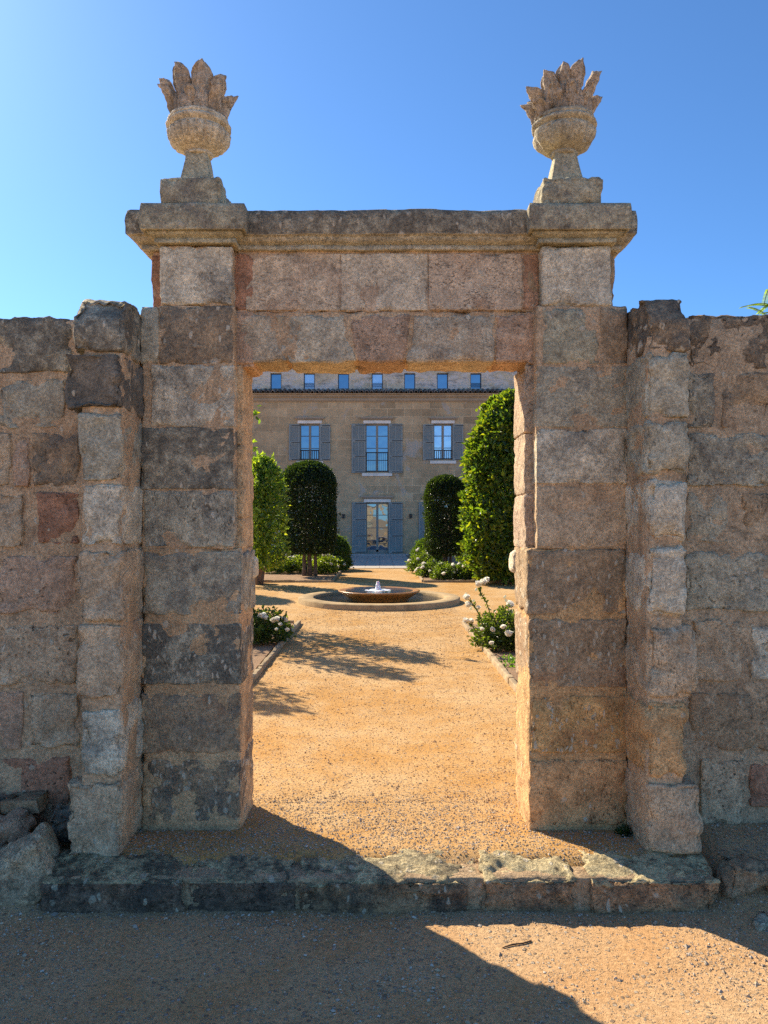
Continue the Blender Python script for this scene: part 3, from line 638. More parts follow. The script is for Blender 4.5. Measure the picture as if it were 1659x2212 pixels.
# ------------------------------------------------------------------ loose rocks
def rock(cx, cy, cz, sx, sy, sz, rz, tilt, tint, wear, label, grp, seed):
    m = MB(); _seed[0] = 1000+seed*13; rough(m, -sx/2, sx/2, -sy/2, sy/2, -sz/2, sz/2, step=.012, r=.14*min(sx, sy, sz), amp=.014, freq=8, erode=.06, low=.03, ew=.05, tint=tint, wear=wear, back=True)
    o = m.build('rock', M_ROCK, None, True); o.location = (cx, cy, cz); o.rotation_euler = (tilt[0], tilt[1], rz); tag(o, label, 'rock', grp); return o
G1 = 'loose rocks at the foot of the wall'
rock(-1.54, 3.27, -.05, .36, .26, .24, .2, (0, -.50), TAN, (.42, .06, .2, 0), 'big grey wedge shaped boulder leaning on the end of the doorstep', G1, 1)
rock(-1.69, 3.50, .05, .23, .16, .11, .1, (.1, -.35), PINK, (.15, .05, .2, .4), 'pinkish flat rock behind the big grey boulder', G1, 2)
rock(-1.78, 3.36, -.06, .2, .15, .10, .3, (.2, -.5), TAN, (.2, .05, .2, .2), 'small tan rock left of the big grey boulder at the photo edge', G1, 3)
rock(-1.66, 3.60, .13, .20, .12, .08, -.1, (.1, -.1), BROWN, (.3, .05, .2, .2), 'brown rock wedged against the wall above the pinkish rock', G1, 4)
rock(-1.84, 3.58, .11, .16, .12, .10, .2, (0, .2), GREY, (.55, .05, .2, 0), 'dark grey rock touching the wall at the left photo edge', G1, 5)
rock(-1.44, 3.52, .06, .13, .14, .14, .1, (.1, .2), DARK, (.6, .05, .2, 0), 'dark shaded rock between the boulder and the left buttress', G1, 6)
rock(1.52, 3.24, -.06, .17, .16, .17, .1, (.1, .1), BROWN, (.30, .08, .4, .1), 'brown pitted rock at the right end of the doorstep', G1, 7)
rock(1.68, 3.20, -.07, .14, .14, .13, .5, (.1, .1), BROWN, (.35, .05, .4, .2), 'dark brown rock beside the pitted rock at the right photo edge', G1, 8)
rock(1.50, 3.02, -.135, .07, .05, .03, .4, (0, .1), GREY, (.3, .1, .1, 0), 'tiny grey stone lying in front of the pitted rock', G1, 9)

# ------------------------------------------------------------------ gravel: uncountable pebbles
OCT = np.array([(1, 0, 0), (-1, 0, 0), (0, 1, 0), (0, -1, 0), (0, 0, 1), (0, 0, -1)], float)
OCF = np.array([(0, 2, 4), (2, 1, 4), (1, 3, 4), (3, 0, 4), (2, 0, 5), (1, 2, 5), (3, 1, 5), (0, 3, 5)])
def pebbles(name, P, size, tints, label):
    n = len(P); sc = size[:, None]*rng.uniform(.6, 1.25, (n, 3))*np.array([1, 1, .7]); a = rng.uniform(0, 6.28, n)
    V = OCT[None]*sc[:, None, :]*rng.uniform(.8, 1.2, (n, 6, 1)); c, s = np.cos(a)[:, None], np.sin(a)[:, None]
    V = np.stack([V[..., 0]*c-V[..., 1]*s, V[..., 0]*s+V[..., 1]*c, V[..., 2]], -1)+P[:, None, :]
    T = np.repeat(tints[rng.integers(0, len(tints), n)]*rng.uniform(.75, 1.25, (n, 1)), 6, 0)
    m = MB(); m.add(V.reshape(-1, 3), tris=(OCF[None]+np.arange(n)[:, None, None]*6).reshape(-1, 3), tint=T)
    o = m.build(name, M_PEB, None, False); tag(o, label, 'gravel', None, 'stuff'); return o
PT = np.array([(.46, .38, .28), (.40, .30, .20), (.50, .44, .36), (.34, .25, .17), (.44, .33, .21), (.38, .32, .26)])
n = 52000; P = np.stack([rng.uniform(-2.2, 2.2, n), rng.uniform(1.9, 3.66, n), np.zeros(n)], 1)
cl = fbm(np.stack([P[:, 0]*2.2, P[:, 1]*2.2, 0*P[:, 0]+3], 1), 4, 21)
wgt = np.clip((cl-.42)*4, .05, 1); wgt = np.maximum(wgt, np.exp(-np.maximum(0, 3.13-P[:, 1])/.10)); wgt = np.maximum(wgt, np.clip((np.abs(P[:, 0])-1.25)*3, 0, .9)*(P[:, 1] > 2.9)); wgt = np.maximum(wgt, np.clip((-.9-P[:, 0])*1.6, 0, .9))
P = P[(rng.uniform(0, 1, n) < wgt) & ~((np.abs(P[:, 0]) < 1.38) & (P[:, 1] > 3.13))]; sz = .0028*np.exp(rng.normal(0, .42, len(P))); P[:, 2] = z_out(P)+sz*.25
big = rng.uniform(0, 1, len(P)) < .02; sz[big] *= 2.2
pebbles('gravel', P, sz, PT*np.array([1.12, 1.10, 1.06]), 'loose pale gravel scattered on the ground before the doorstep')
n = 15000; P = np.stack([rng.uniform(-1.3, 1.34, n), rng.uniform(3.25, 4.15, n), np.zeros(n)], 1)
keep = rng.uniform(0, 1, n) < np.clip(1-(P[:, 1]-3.75)*2.4, 0, 1); P = P[keep]; sz = .0035*np.exp(rng.normal(0, .3, len(P))); P[:, 2] = z_in(P)+sz*.3
pebbles('gravel', P, sz, PT*1.02, 'coarse pale gravel lying inside the gate between the two piers')
n = 22000; P = np.stack([rng.uniform(-1.25, 1.25, n), 3.95+9*rng.uniform(0, 1, n)**1.5, np.zeros(n)], 1); sz = .0034*np.exp(rng.normal(0, .35, n))*(1+.06*(P[:, 1]-4)); P[:, 2] = z_in(P)+sz*.2
pebbles('gravel', P, sz, PT*np.array([1.0, .86, .72]), 'fine sandy grit on the garden path up to the fountain')

# ------------------------------------------------------------------ path edging
def edging(p0, p1, label, wd=.055, h=.055, tint=(.40, .30, .18)):
    m = MB(); a, b = Vector(p0), Vector(p1); L = (b-a).length; d = (b-a)/L; n_ = Vector((-d.y, d.x, 0)); x = 0; _seed[0] += 3
    while x < L:
        e = min(L, x+random.uniform(.7, 1.3)); q = MB(); rough(q, x+.003, e-.003, -wd/2+random.uniform(-.004, .004), wd/2, -.05, h+random.uniform(-.006, .004), step=.05, r=.012, amp=.006, erode=.012, tint=tint, wear=(0, 0, 0, 0), back=True)
        V = q.v[0]; W = np.array(a)[None]+V[:, :1]*np.array(d)+V[:, 1:2]*np.array(n_)+np.stack([0*V[:, 0], 0*V[:, 0], V[:, 2]], 1)
        m.add(W, quads=q.f4[0], tint=q.t[0]*random.uniform(.85, 1.1)); x = e
    o = m.build('edging_kerb', M_EDGE, None, True); tag(o, label, 'kerb', 'low stone edging of the planting beds')
edging((-1.125, 10.8, 0), (-1.17, 4.25, 0), 'low stone edging along the left of the path just inside the gate')
edging((1.17, 10.75, 0), (1.17, 4.25, 0), 'low stone edging along the right of the path just inside the gate')
edging((-6, 10.8, 0), (-1.2, 10.8, 0), 'low stone edging closing the near left rose bed towards the fountain')
edging((-4.0, 18, 0), (-1.12, 18, 0), 'low stone edging in front of the dark round topped tree, facing the fountain')
edging((-1.10, 18, 0), (-1.10, 23.2, 0), 'low stone edging along the path left side beyond the fountain')
edging((1.02, 18, 0), (6, 18, 0), 'low stone edging in front of the right hand trees, facing the fountain')
edging((1.02, 23.4, 0), (1.02, 18.05, 0), 'low stone edging along the path right side beyond the fountain')

# ------------------------------------------------------------------ fountain
FC = (-.01, 13.75, 0)
fo = thing('fountain', 'round low fountain with rusty bowl in a stone ring in the middle of the gravel', 'fountain', FC)
m = MB(); m.lathe([(1.17, -.02), (1.17, .075), (1.185, .09), (1.42, .09), (1.44, .078), (1.44, -.05)], FC, 120, tint=(.42, .30, .16), nz=.006, ns=5); m.build('basin_ring', M_EDGE, fo, True)
m = MB(); m.lathe([(0.001, .035), (.6, .035), (1.18, .035)], FC, 64); m.build('pool_water', M_WATER, fo, True)
m = MB(); m.lathe([(.0, .012), (.50, .012), (.505, .04), (.60, .10), (.70, .165), (.728, .185), (.733, .197), (.726, .206), (.70, .207), (.62, .200), (.58, .187), (.56, .15), (.0, .15)], FC, 96); m.build('bowl', M_RUST, fo, True)
m = MB(); m.lathe([(.001, .2015), (.2, .2015), (.60, .2015)], FC, 64); m.build('bowl_water', M_WATER, fo, True)
m = MB()
prf = [(.24, .2005), (.16, .2045), (.10, .208), (.065, .214), (.046, .24), (.042, .28), (.034, .32), (.026, .345), (.012, .362), (.001, .368)]
p2 = []
for a, b in zip(prf[:-1], prf[1:]): p2 += [(a[0]+(b[0]-a[0])*q, a[1]+(b[1]-a[1])*q) for q in (0, .25, .5, .75)]
m.lathe(p2+[prf[-1]], (FC[0]-.02, FC[1], 0), 28, nz=.026, ns=34, seed=5)
m.build('water_jet', M_FOAM, fo, True)

# ------------------------------------------------------------------ foliage
def leaves(mb, P, D, N, ln, wd, tint, fold=.25):
    n = len(P); D = D/np.linalg.norm(D, axis=1, keepdims=True); Sd = np.cross(D, N); Sd /= np.maximum(np.linalg.norm(Sd, axis=1, keepdims=True), 1e-6); U = np.cross(Sd, D)
    ln = np.broadcast_to(ln, n)[:, None]; wd = np.broadcast_to(wd, n)[:, None]
    v = np.stack([P, P+D*ln*.32+Sd*wd*.48+U*wd*fold, P+D*ln*.68+Sd*wd*.42+U*wd*fold, P+D*ln-U*wd*.2, P+D*ln*.68-Sd*wd*.42+U*wd*fold, P+D*ln*.32-Sd*wd*.48+U*wd*fold], 1)
    b = np.arange(n)[:, None]*6
    q = np.concatenate([b+np.array([[0, 1, 2, 3]]), b+np.array([[0, 3, 4, 5]])])
    mb.add(v.reshape(-1, 3), quads=q, tint=np.repeat(tint, 6, 0))
def unit(n): v = rng.normal(0, 1, (n, 3)); return v/np.linalg.norm(v, axis=1, keepdims=True)
def crown_leaves(n, c, rx, ry, z0, z1, ln, wd, cols, shell=.22, dome=.5, taper=0., lump=.09, up=.35, seed=0, square=2.6):
    """clipped column: superellipse plan, domed top; leaves in a thin uneven shell"""
    h = z1-z0; t = rng.uniform(0, 1, n); topn = int(n*.22); a = rng.uniform(0, 2*math.pi, n)
    z = z0+h*t; q = (z-z0)/h
    def rad(q): return np.where(q > 1-dome, np.sqrt(np.clip(1-((q-(1-dome))/dome)**square, 0, 1)), 1)*(1-taper*q)*np.clip(.72+q*3.2, 0, 1)
    r = rad(q); rr = np.sqrt(rng.uniform(0, 1, n)); idx = np.arange(n) < topn
    # extra leaves spread over the top
    z = np.where(idx, z0+h*(1-dome*(1-(1-rr**2)**(1/square))), z); r = np.where(idx, rr*(1-taper), r)
    dep = np.abs(rng.normal(0, shell*.5, n))*np.where(rng.uniform(0, 1, n) < .25, 1.8, 1)
    dirx, diry = np.cos(a), np.sin(a)
    lu = (fbm(np.stack([dirx*2.6, diry*2.6, z*2.6], 1), 3, seed)-.5)*2*lump*2
    R_ = np.clip(r+lu-dep/np.maximum(rx, ry)*1.0, .02, 1.6)
    st = (fbm(np.stack([dirx*9, diry*9, z*5], 1), 2, seed+50) > .66) & (rng.uniform(0, 1, n) < .5); R_ = np.where(st, R_+rng.uniform(.02, .16, n), R_)
    z = z-np.where(idx, dep*.8, 0)+np.where(idx, lu*.5, 0)
    P = np.stack([c[0]+rx*R_*dirx, c[1]+ry*R_*diry, z], 1)
    out = np.stack([dirx, diry, np.where(idx, 2.0*(1-rr)+.3, np.clip((q-(1-dome))/dome, -.2, 1)*1.2)], 1); out /= np.linalg.norm(out, axis=1, keepdims=True)
    D = out*.55+unit(n)*.75+np.array([0, 0, up]); N = out*.7+unit(n)*.6+np.array([0, 0, .3])
    cols = np.array(cols); T = cols[rng.integers(0, len(cols), n)]*rng.uniform(.75, 1.3, (n, 1))
    s = rng.uniform(.7, 1.25, n)
    return P, D, N, ln*s, wd*s, T
DG = [(.022, .042, .016), (.018, .034, .014), (.034, .058, .018), (.014, .028, .012)]
LG = [(.070, .125, .028), (.052, .095, .026), (.10, .15, .028), (.036, .068, .022), (.15, .18, .025)]
BG = [(.12, .19, .05), (.085, .145, .04), (.16, .22, .05), (.055, .10, .032), (.22, .26, .06)]
RG = [(.045, .075, .028), (.055, .09, .03), (.036, .060, .026), (.07, .10, .032)]
BARK = (.16, .12, .09)
def tree(name, label, cat, loc, n, rx, ry, z0, z1, ln, wd, cols, mat, trunks, grp=None, **kw):
    t = thing(name, label, cat, loc, grp); c = loc
    m = MB(); leaves(m, *crown_leaves(n, c, rx, ry, z0, z1, ln, wd, cols, **kw)); m.build('crown', mat, t)
    m = MB()
    for (dx, dy, tx, r0) in trunks:
        zt_ = z0+(z1-z0)*.6
        pts = [(c[0]+dx+(tx)*q+.012*math.sin(9*q+dx*40), c[1]+dy*(1-q*.3), -.03+(zt_+.03)*q) for q in np.linspace(0, 1, 9)]
        m.tube(pts, [r0*(1.25 if i == 0 else 1-.55*i/8) for i in range(9)], 9, tint=BARK)
        for j in range(7):
            q = .45+.5*j/7; i = int(q*8); p = Vector(pts[i]); a = j*2.4
            e = p+Vector((math.cos(a)*rx*.7, math.sin(a)*ry*.7, .35)); m.tube([p, (p+e)/2+Vector((0, 0, .08)), e], [r0*.35, r0*.22, r0*.08], 6, tint=BARK)
    m.build('trunk', M_BARK, t, True); return t
TG = 'clipped trees around the fountain court'
tree('topiary_tree', 'dark green clipped tree with domed top and three bare stems, left of the far path', 'tree', (-1.84, 19.9, 0), 30000, .71, .71, .58, 2.96, .062, .030, DG, M_LEAFD, [(-.12, 0, .06, .055), (.02, .05, 0, .065), (.17, -.03, .02, .05)], TG, dome=.28, square=2.4, seed=3, lump=.035, shell=.16)
tree('bay_tree', 'lighter green bushy bay tree beside the left jamb of the gate', 'tree', (-2.66, 17.3, 0), 7500, .54, .54, .40, 2.84,   .115, .046, BG, M_LEAF, [(-.1, 0, 0, .035), (.0, .05, .06, .03)], TG, dome=.35, square=2.0, seed=5, lump=.34, shell=.46)
tree('topiary_tree', 'small dark clipped tree with brown stems, between the tall hedge tree and the house', 'tree', (1.70, 19.9, 0), 22000, .52, .52, .55, 2.60, .056, .027, DG, M_LEAFD, [(-.02, 0, -.05, .05), (.13, .04, 0, .045), (.05, .1, 0, .04)], TG, dome=.26, square=2.4, seed=8, lump=.04, shell=.16)
tree('laurel_tree', 'tall bright green laurel tree with glossy leaves at the right jamb', 'tree', (2.96, 17.6, 0), 28000, 1.0, .90, .12, 4.34,   .128, .058, LG, M_LEAF, [(-.2, 0, 0, .06), (.1, 0, 0, .07)], TG, dome=.46, square=1.9, seed=11, lump=.12, shell=.30, taper=.05)
tree('topiary_tree', 'dark shrub tree half hidden between the small clipped tree and the tall laurel', 'tree', (2.55, 21.6, 0), 9000, .5, .5, .3, 2.62, .07, .032, LG, M_LEAF, [(0, 0, 0, .05)], TG, dome=.4, seed=12, shell=.2)
# upright trees behind the wall on the left: they throw the dappled shade on the path
UG = 'upright trees behind the wall'
ut = tree('upright_tree', 'upright tree behind the left pier, one leafy twig showing past the jamb', 'tree', (-2.50, 11.25, 0), 2600, .42, .42, 1.2, 3.25, .085, .036, LG, M_LEAF, [(0, 0, 0, .04)], UG, dome=.7, seed=14, lump=.22, shell=.40)
tree('upright_tree', 'loose upright tree behind the left pier shading the path', 'tree', (-2.72, 10.35, 0), 2000, .38, .38, 1.0, 3.22, .085, .036, LG, M_LEAF, [(0, 0, 0, .04)], UG, dome=.7, seed=15, lump=.25, shell=.40)
tree('upright_tree', 'loose upright tree near the back of the left wall', 'tree', (-3.62, 9.0, 0), 1900, .55, .50, 1.0, 3.1, .085, .036, LG, M_LEAF, [(0, 0, 0, .04)], UG, dome=.7, seed=16, lump=.25, shell=.45)
tree('upright_tree', 'leafy upright tree far left behind the wall', 'tree', (-4.5, 16.4, 0), 7000, .60, .60, .5, 2.9, .10, .042, LG, M_LEAF, [(0, 0, 0, .05)], UG, dome=.4, seed=17, shell=.3)

def twig_leaves(tr, spots):
    m = MB(); b = Vector((-2.2, 11.1, 2.8))
    for (xd, yd, n) in spots:
        e = Vector(at(xd, yd, 11.0)); m.tube([b, b.lerp(e, .5)+Vector((0, 0, .05)), e], [.006, .004, .002], 5, tint=(.09, .10, .03))
        P = np.array([e]*n)+rng.normal(0, .028, (n, 3)); leaves(m, P, unit(n)+np.array([.3, 0, -.2]), unit(n)+np.array([0, -.5, .6]), .085, .040, np.array(LG)[rng.integers(0, len(LG), n)]*1.5)
    m.build('branch', M_LEAF, tr)
def at(xd, yd, d): return (PX(xd, d), d, PZ(yd, d))
twig_leaves(ut, [(551, 884, 9), (549, 898, 6), (546, 955, 5), (547, 968, 4)])
# feathery tree over the right wall
ft = thing('feathery_tree', 'light green feathery leaved tree peeking over the right wall', 'tree', (3.02, 6.0, 0))
m = MB(); m.tube([(3.02, 6, -.05), (3.07, 6.02, 1.2), (3.0, 6, 2.2), (3.04, 6, 3.05)], [.05, .04, .03, .015], 8, tint=BARK); m.build('trunk', M_BARK, ft, True)
m = MB(); PP = []; DD = []; NN = []
for k_ in range(34):
    a = random.uniform(0, 6.28); ln = random.uniform(.10, .24); rise = random.uniform(.0, .4); b0 = Vector((3.03+random.uniform(-.08, .14), 6+random.uniform(-.12, .12), random.uniform(2.95, 3.14)))
    pts = [b0+Vector((math.cos(a)*ln*q, math.sin(a)*ln*q, rise*ln*1.5*q-.06*q*q)) for q in np.linspace(0, 1, 7)]
    m.tube(pts, .003, 4, tint=(.12, .16, .05), cap=False)
    for i in range(46):
        q = .12+.88*i/46; j = min(5, int(q*6)); p = pts[j].lerp(pts[j+1], q*6-j); t_ = (pts[j+1]-pts[j]).normalized(); s_ = t_.cross(Vector((0, 0, 1))).normalized()*(1 if i % 2 else -1)
        PP.append(p); DD.append(s_+t_*.5+Vector((0, 0, -.15))); NN.append((0, 0, 1))
PP, DD, NN = np.array(PP), np.array(DD), np.array(NN, float); T = np.array([(.12, .19, .05)])*rng.uniform(.7, 1.4, (len(PP), 1)); leaves(m, PP, DD, NN+unit(len(PP))*.3, .026, .007, T)
m.build('crown', M_FERN, ft)

# ------------------------------------------------------------------ roses
def bloom_mesh():
    m = MB()
    for ring, (np_, r0, lean, h) in enumerate([(6, .014, .75, .040), (6, .013, .35, .046), (5, .008, .1, .048), (4, .004, .0, .044)]):
        for i in range(np_):
            a = 2*math.pi*i/np_+ring*.6+random.uniform(-.2, .2); c_, s_ = math.cos(a), math.sin(a); g = []
            for u in np.linspace(0, 1, 5):
                for v in np.linspace(-1, 1, 5):
                    wq = .022*math.sin(math.pi*(.15+.7*u))*1.1; rad = r0*.4+r0*u+lean*.022*u*u-abs(v)**2*.006*(1-lean*.5); z = h*(u-.25*lean*u*u*1.2)
                    g.append((c_*rad-s_*v*wq, s_*rad+c_*v*wq, z))
            m.add(g, quads=[(p*5+q, p*5+q+1, p*5+q+6, p*5+q+5) for p in range(4) for q in range(4)], tint=(.93, .91, .82))
    return m
BL = bloom_mesh().build('rose_bloom', M_PETAL, None, True); BLM = BL.data; bpy.data.objects.remove(BL)
bud = MB(); bud.lathe([(.001, .0), (.010, .004), (.013, .016), (.010, .03), (.001, .040)], n=10, tint=(.80, .80, .66)); BD = bud.build('rose_bud', M_PETAL, None, True); BDM = BD.data; bpy.data.objects.remove(BD)
def bloom(parent, p, sc, mesh=None, aim=None):
    o = bpy.data.objects.new('rose_bloom' if mesh is None else 'rose_bud', mesh or BLM); S.collection.objects.link(o); o.parent = parent; o.location = Vector(p)-parent.location; o.scale = (sc*.8,)*3
    o.rotation_euler = (random.uniform(-.6, .9), random.uniform(-.5, .5), random.uniform(0, 6)) if aim is None else aim
def rose_bush(label, loc, rx, ry, h, nl, blooms, ln=.04, canes=14, grp='white rose bushes', cols=RG, zlow=.05, bs=1.2, nb=0, seed=0, stems=()):
    t = thing('rose_bush', label, 'rose bush', loc, grp); c = loc
    m = MB(); u = unit(nl); u[:, 2] = np.abs(u[:, 2])*1.0; rr = rng.uniform(.55, 1.0, nl)**.6
    q = 1+(fbm(u*3+seed, 3, seed)-.5)*.9
    P = np.stack([c[0]+u[:, 0]*rx*rr*q, c[1]+u[:, 1]*ry*rr*q, zlow+u[:, 2]*(h-zlow)*rr*q], 1)
    low = rng.uniform(0, 1, nl) < .35; P[low, 2] = rng.uniform(zlow, h*.5, low.sum())
    D = u*.6+unit(nl)*.8; N = u*.4+unit(nl)*.7+np.array([0, 0, .5]); T = np.array(cols)[rng.integers(0, len(cols), nl)]*rng.uniform(.7, 1.3, (nl, 1)); s = rng.uniform(.7, 1.3, nl)
    leaves(m, P, D, N, ln*s, ln*.62*s, T)
    for pts in stems:      # long shoots carry leaves of their own
        for i in range(len(pts)-1):
            for q_ in np.linspace(0, .9, 6):
                p = Vector(pts[i]).lerp(Vector(pts[i+1]), q_); k_ = 2; pp = np.array([p]*k_)
                leaves(m, pp, unit(k_)+np.array([0, 0, .1]), unit(k_)+np.array([0, 0, .6]), ln*rng.uniform(.6, 1.1, k_), ln*.5, np.array(cols)[rng.integers(0, len(cols), k_)])
    m.build('foliage', M_LEAF, t)
    m = MB()
    for i in range(canes):
        a = random.uniform(0, 6.28); e = Vector((c[0]+math.cos(a)*rx*.7, c[1]+math.sin(a)*ry*.7, h*random.uniform(.5, .85))); b = Vector((c[0]+math.cos(a)*.08, c[1]+math.sin(a)*.08, 0))
        m.tube([b, b.lerp(e, .5)+Vector((0, 0, .06)), e], [.008, .006, .003], 5, tint=(.10, .09, .04))
    for pts in stems: m.tube(pts, [.006]*(len(pts)-1)+[.0035], 5, tint=(.10, .12, .05))
    m.build('canes', M_TWIG, t, True)
    for p, s_ in blooms: bloom(t, p, s_)
    for i in range(nb):
        a = random.uniform(0, 6.28); e = math.asin(random.uniform(.25, 1)); q_ = random.uniform(.92, 1.12)
        bloom(t, (c[0]+rx*q_*math.cos(a)*math.cos(e), c[1]+ry*q_*math.sin(a)*math.cos(e), zlow+(h-zlow)*q_*math.sin(e)), bs*random.uniform(.75, 1.2))
    return t
def at(xd, yd, d): return (PX(xd, d), d, PZ(yd, d))
sA = [at(1062, 1380, 8.55), at(1062, 1335, 8.5), at(1050, 1300, 8.45), at(1040, 1285, 8.4), at(1036, 1268, 8.4)]
sB = [at(1050, 1370, 8.5), at(1036, 1330, 8.45), at(1024, 1308, 8.4), at(1012, 1294, 8.4)]
sC = [at(1085, 1380, 8.6), at(1095, 1335, 8.6), at(1100, 1300, 8.6)]
sD = [at(1040, 1380, 8.4), at(1020, 1352, 8.3), at(1012, 1346, 8.3)]
sE = [at(1060, 1335, 8.5), at(1074, 1300, 8.5), at(1080, 1280, 8.5)]
rb = rose_bush('tall leggy white rose bush right of the path near the gate', (1.42, 8.6, 0), .34, .34, .48, 2600,
  [(at(1045, 1262, 8.4), 1.6), (at(1053, 1258, 8.45), 1.6), (at(1030, 1265, 8.4), 1.5), (at(1008, 1295, 8.4), 1.6), (at(1010, 1311, 8.4), 1.6), (at(1004, 1345, 8.3), 1.5), (at(1017, 1346, 8.3), 1.4), (at(1098, 1311, 8.6), 2.0), (at(1101, 1328, 8.6), 1.5), (at(1098, 1375, 8.2), 1.8), (at(1088, 1358, 8.2), 1.2), (at(1062, 1362, 8.2), 1.1), (at(1040, 1362, 8.3), 1.0), (at(1033, 1316, 8.4), 1.1), (at(1062, 1392, 8.2), 1.0)],
  stems=[sA, sB, sC, sD], seed=21, ln=.045)
for p in [(1028, 1277), (1094, 1300), (1088, 1292), (1022, 1300), (1052, 1253), (1006, 1287), (1016, 1318)]: bloom(rb, at(p[0], p[1], 8.45), 1.3, BDM)
rose_bush('low dark leaved white rose bush left of the path near the gate', (-1.42, 9.1, 0), .38, .40, .40, 2600,
  [(at(565, 1335, 8.9), 1.5), (at(570, 1333, 9.0), 1.5), (at(575, 1338, 8.9), 1.2), (at(592, 1345, 8.9), 1.6), (at(600, 1342, 8.9), 1.6), (at(612, 1340, 9), 1.3), (at(618, 1344, 9), 1.2), (at(605, 1352, 8.8), 1.0), (at(620, 1364, 8.8), 1.1), (at(598, 1362, 8.7), .9)], seed=22, ln=.045)
# far beds
FB = [(-2.75, 20.9, .42, .50, 'pale green white rose bush between the bay tree and the dark tree stems'), (-2.15, 21.1, .42, .52, 'white rose bush behind the dark tree, left of its stems'), (-1.5, 20.7, .40, .50, 'white rose bush behind the dark tree, right of its stems'), (-1.25, 21.8, .30, .42, 'white rose bush at the far path corner under the round shrub')]
for i, (x, y, r_, h, lb) in enumerate(FB): rose_bush(lb, (x, y, 0), r_, r_, h, 2600, [], ln=.05, canes=6, bs=1.9, nb=10, seed=30+i, grp='rose bushes in the far beds', cols=[(.09, .13, .035), (.07, .11, .03), (.11, .15, .045)])
FB2 = [(1.30, 19.6, .36, .40, 'low white rose bush at the right path edge, nearest the house path'), (1.62, 18.7, .40, .40, 'white rose bush in front of the small dark tree, thick with blooms'), (2.12, 18.55, .36, .42, 'white rose bush between the dark tree stems and the tall laurel'), (2.5, 18.6, .34, .36, 'white rose bush at the foot of the tall laurel'), (1.18, 21.2, .40, .62, 'white rose bush below the right hand round shrub')]
for i, (x, y, r_, h, lb) in enumerate(FB2): rose_bush(lb, (x, y, 0), r_, r_, h, 2600, [], ln=.05, canes=6, bs=1.9, nb=14, seed=40+i, grp='rose bushes in the far beds', cols=[(.06, .10, .03), (.05, .08, .028), (.08, .12, .035)])
def shrub(label, loc, rx, h, n, cols, ln=.06, seed=0):
    t = thing('round_shrub', label, 'shrub', loc, 'round green shrubs by the house path'); m = MB(); leaves(m, *crown_leaves(n, loc, rx, rx, .02, h, ln, ln*.45, cols, dome=.75, square=2., seed=seed, lump=.12, shell=.2)); m.build('crown', M_LEAF, t)
    m = MB()
    for k_ in range(5): m.tube([(loc[0], loc[1], -.02), (loc[0]+.15*math.cos(k_*1.3), loc[1]+.15*math.sin(k_*1.3), h*.4), (loc[0]+rx*.6*math.cos(k_*1.3), loc[1]+rx*.6*math.sin(k_*1.3), h*.75)], [.02, .014, .005], 6, tint=BARK)
    m.build('stem', M_BARK, t, True)
shrub('round green shrub beyond the dark tree, left of the paving', (-1.42, 22.7, 0), .62, 1.0, 7000, [(.05, .085, .03), (.04, .07, .028)], .07, 51)
shrub('small round green shrub right of the paving before the house', (1.42, 22.6, 0), .50, .92, 6000, [(.05, .09, .028), (.04, .075, .025)], .06, 52)
# terracotta planter and the weed
tp = thing('planter', 'square rimmed terracotta planter below the bay tree by the left jamb', 'planter', (-2.86, 17.75, 0))
m = MB(); m.lathe([(.001, 0), (.17, 0), (.19, .10), (.21, .28), (.21, .30)], (-2.86, 17.75, 0), 32, tint=(.30, .17, .11)); m.build('pot', M_TERRA, tp, True)
m = MB(); m.lathe([(.205, .295), (.245, .295), (.25, .36), (.235, .375), (.20, .37), (.19, .33), (.001, .33)], (-2.86, 17.75, 0), 32, tint=(.34, .22, .15)); m.build('rim', M_TERRA, tp, True)
wd = thing('weed', 'small dark green weed in the corner of the right pier and buttress', 'weed', (1.12, 3.52, 0)); m = MB(); nl = 90
u = unit(nl); u[:, 2] = np.abs(u[:, 2]); leaves(m, np.array([1.12, 3.52, .0])+u*np.array([.035, .03, .05])*rng.uniform(.2, 1, (nl, 1)), u+unit(nl)*.5, unit(nl)+np.array([0, 0, .6]), .024, .012, np.array([(.03, .06, .02)])*rng.uniform(.7, 1.4, (nl, 1))); m.build('foliage', M_LEAFD, wd)
m = MB(); leaves(m, *[q for q in (lambda nl: (np.stack([rng.normal(1.30, .05, nl), rng.normal(7.6, .08, nl), rng.uniform(.01, .10, nl)], 1), unit(nl)+np.array([0, 0, .5]), unit(nl)+np.array([0, 0, .5]), .04, .022, np.array([(.06, .13, .03)])*rng.uniform(.7, 1.4, (nl, 1))))(70)]); o = m.build('weed', M_LEAF, None); tag(o, 'bright green seedling in the bare bed by the right jamb', 'weed')
# stick on the ground
m = MB(); a = at(1087, 2046, 2.9); d_ = EYE-ZO; 
def gp(xd, yd): d = F*d_/(yd-CY); q = Vector((PX(xd, d), d, 0)); q.z = float(z_out(np.array([[q.x, q.y, 0.]]))[0])+.003; return q
p0, p1 = gp(1086, 2048), gp(1146, 2034); m.tube([p0, p0.lerp(p1, .35)+Vector((0, .004, .001)), p0.lerp(p1, .7)+Vector((0, -.003, .001)), p1+Vector((0, 0, .001)), p1+Vector((.004, .008, .0))], [.0022, .0032, .0028, .003, .002], 7, tint=(.13, .08, .05)); o = m.build('twig', M_TWIG, None, True); tag(o, 'short dark twig lying on the sunlit sand before the doorstep', 'twig')

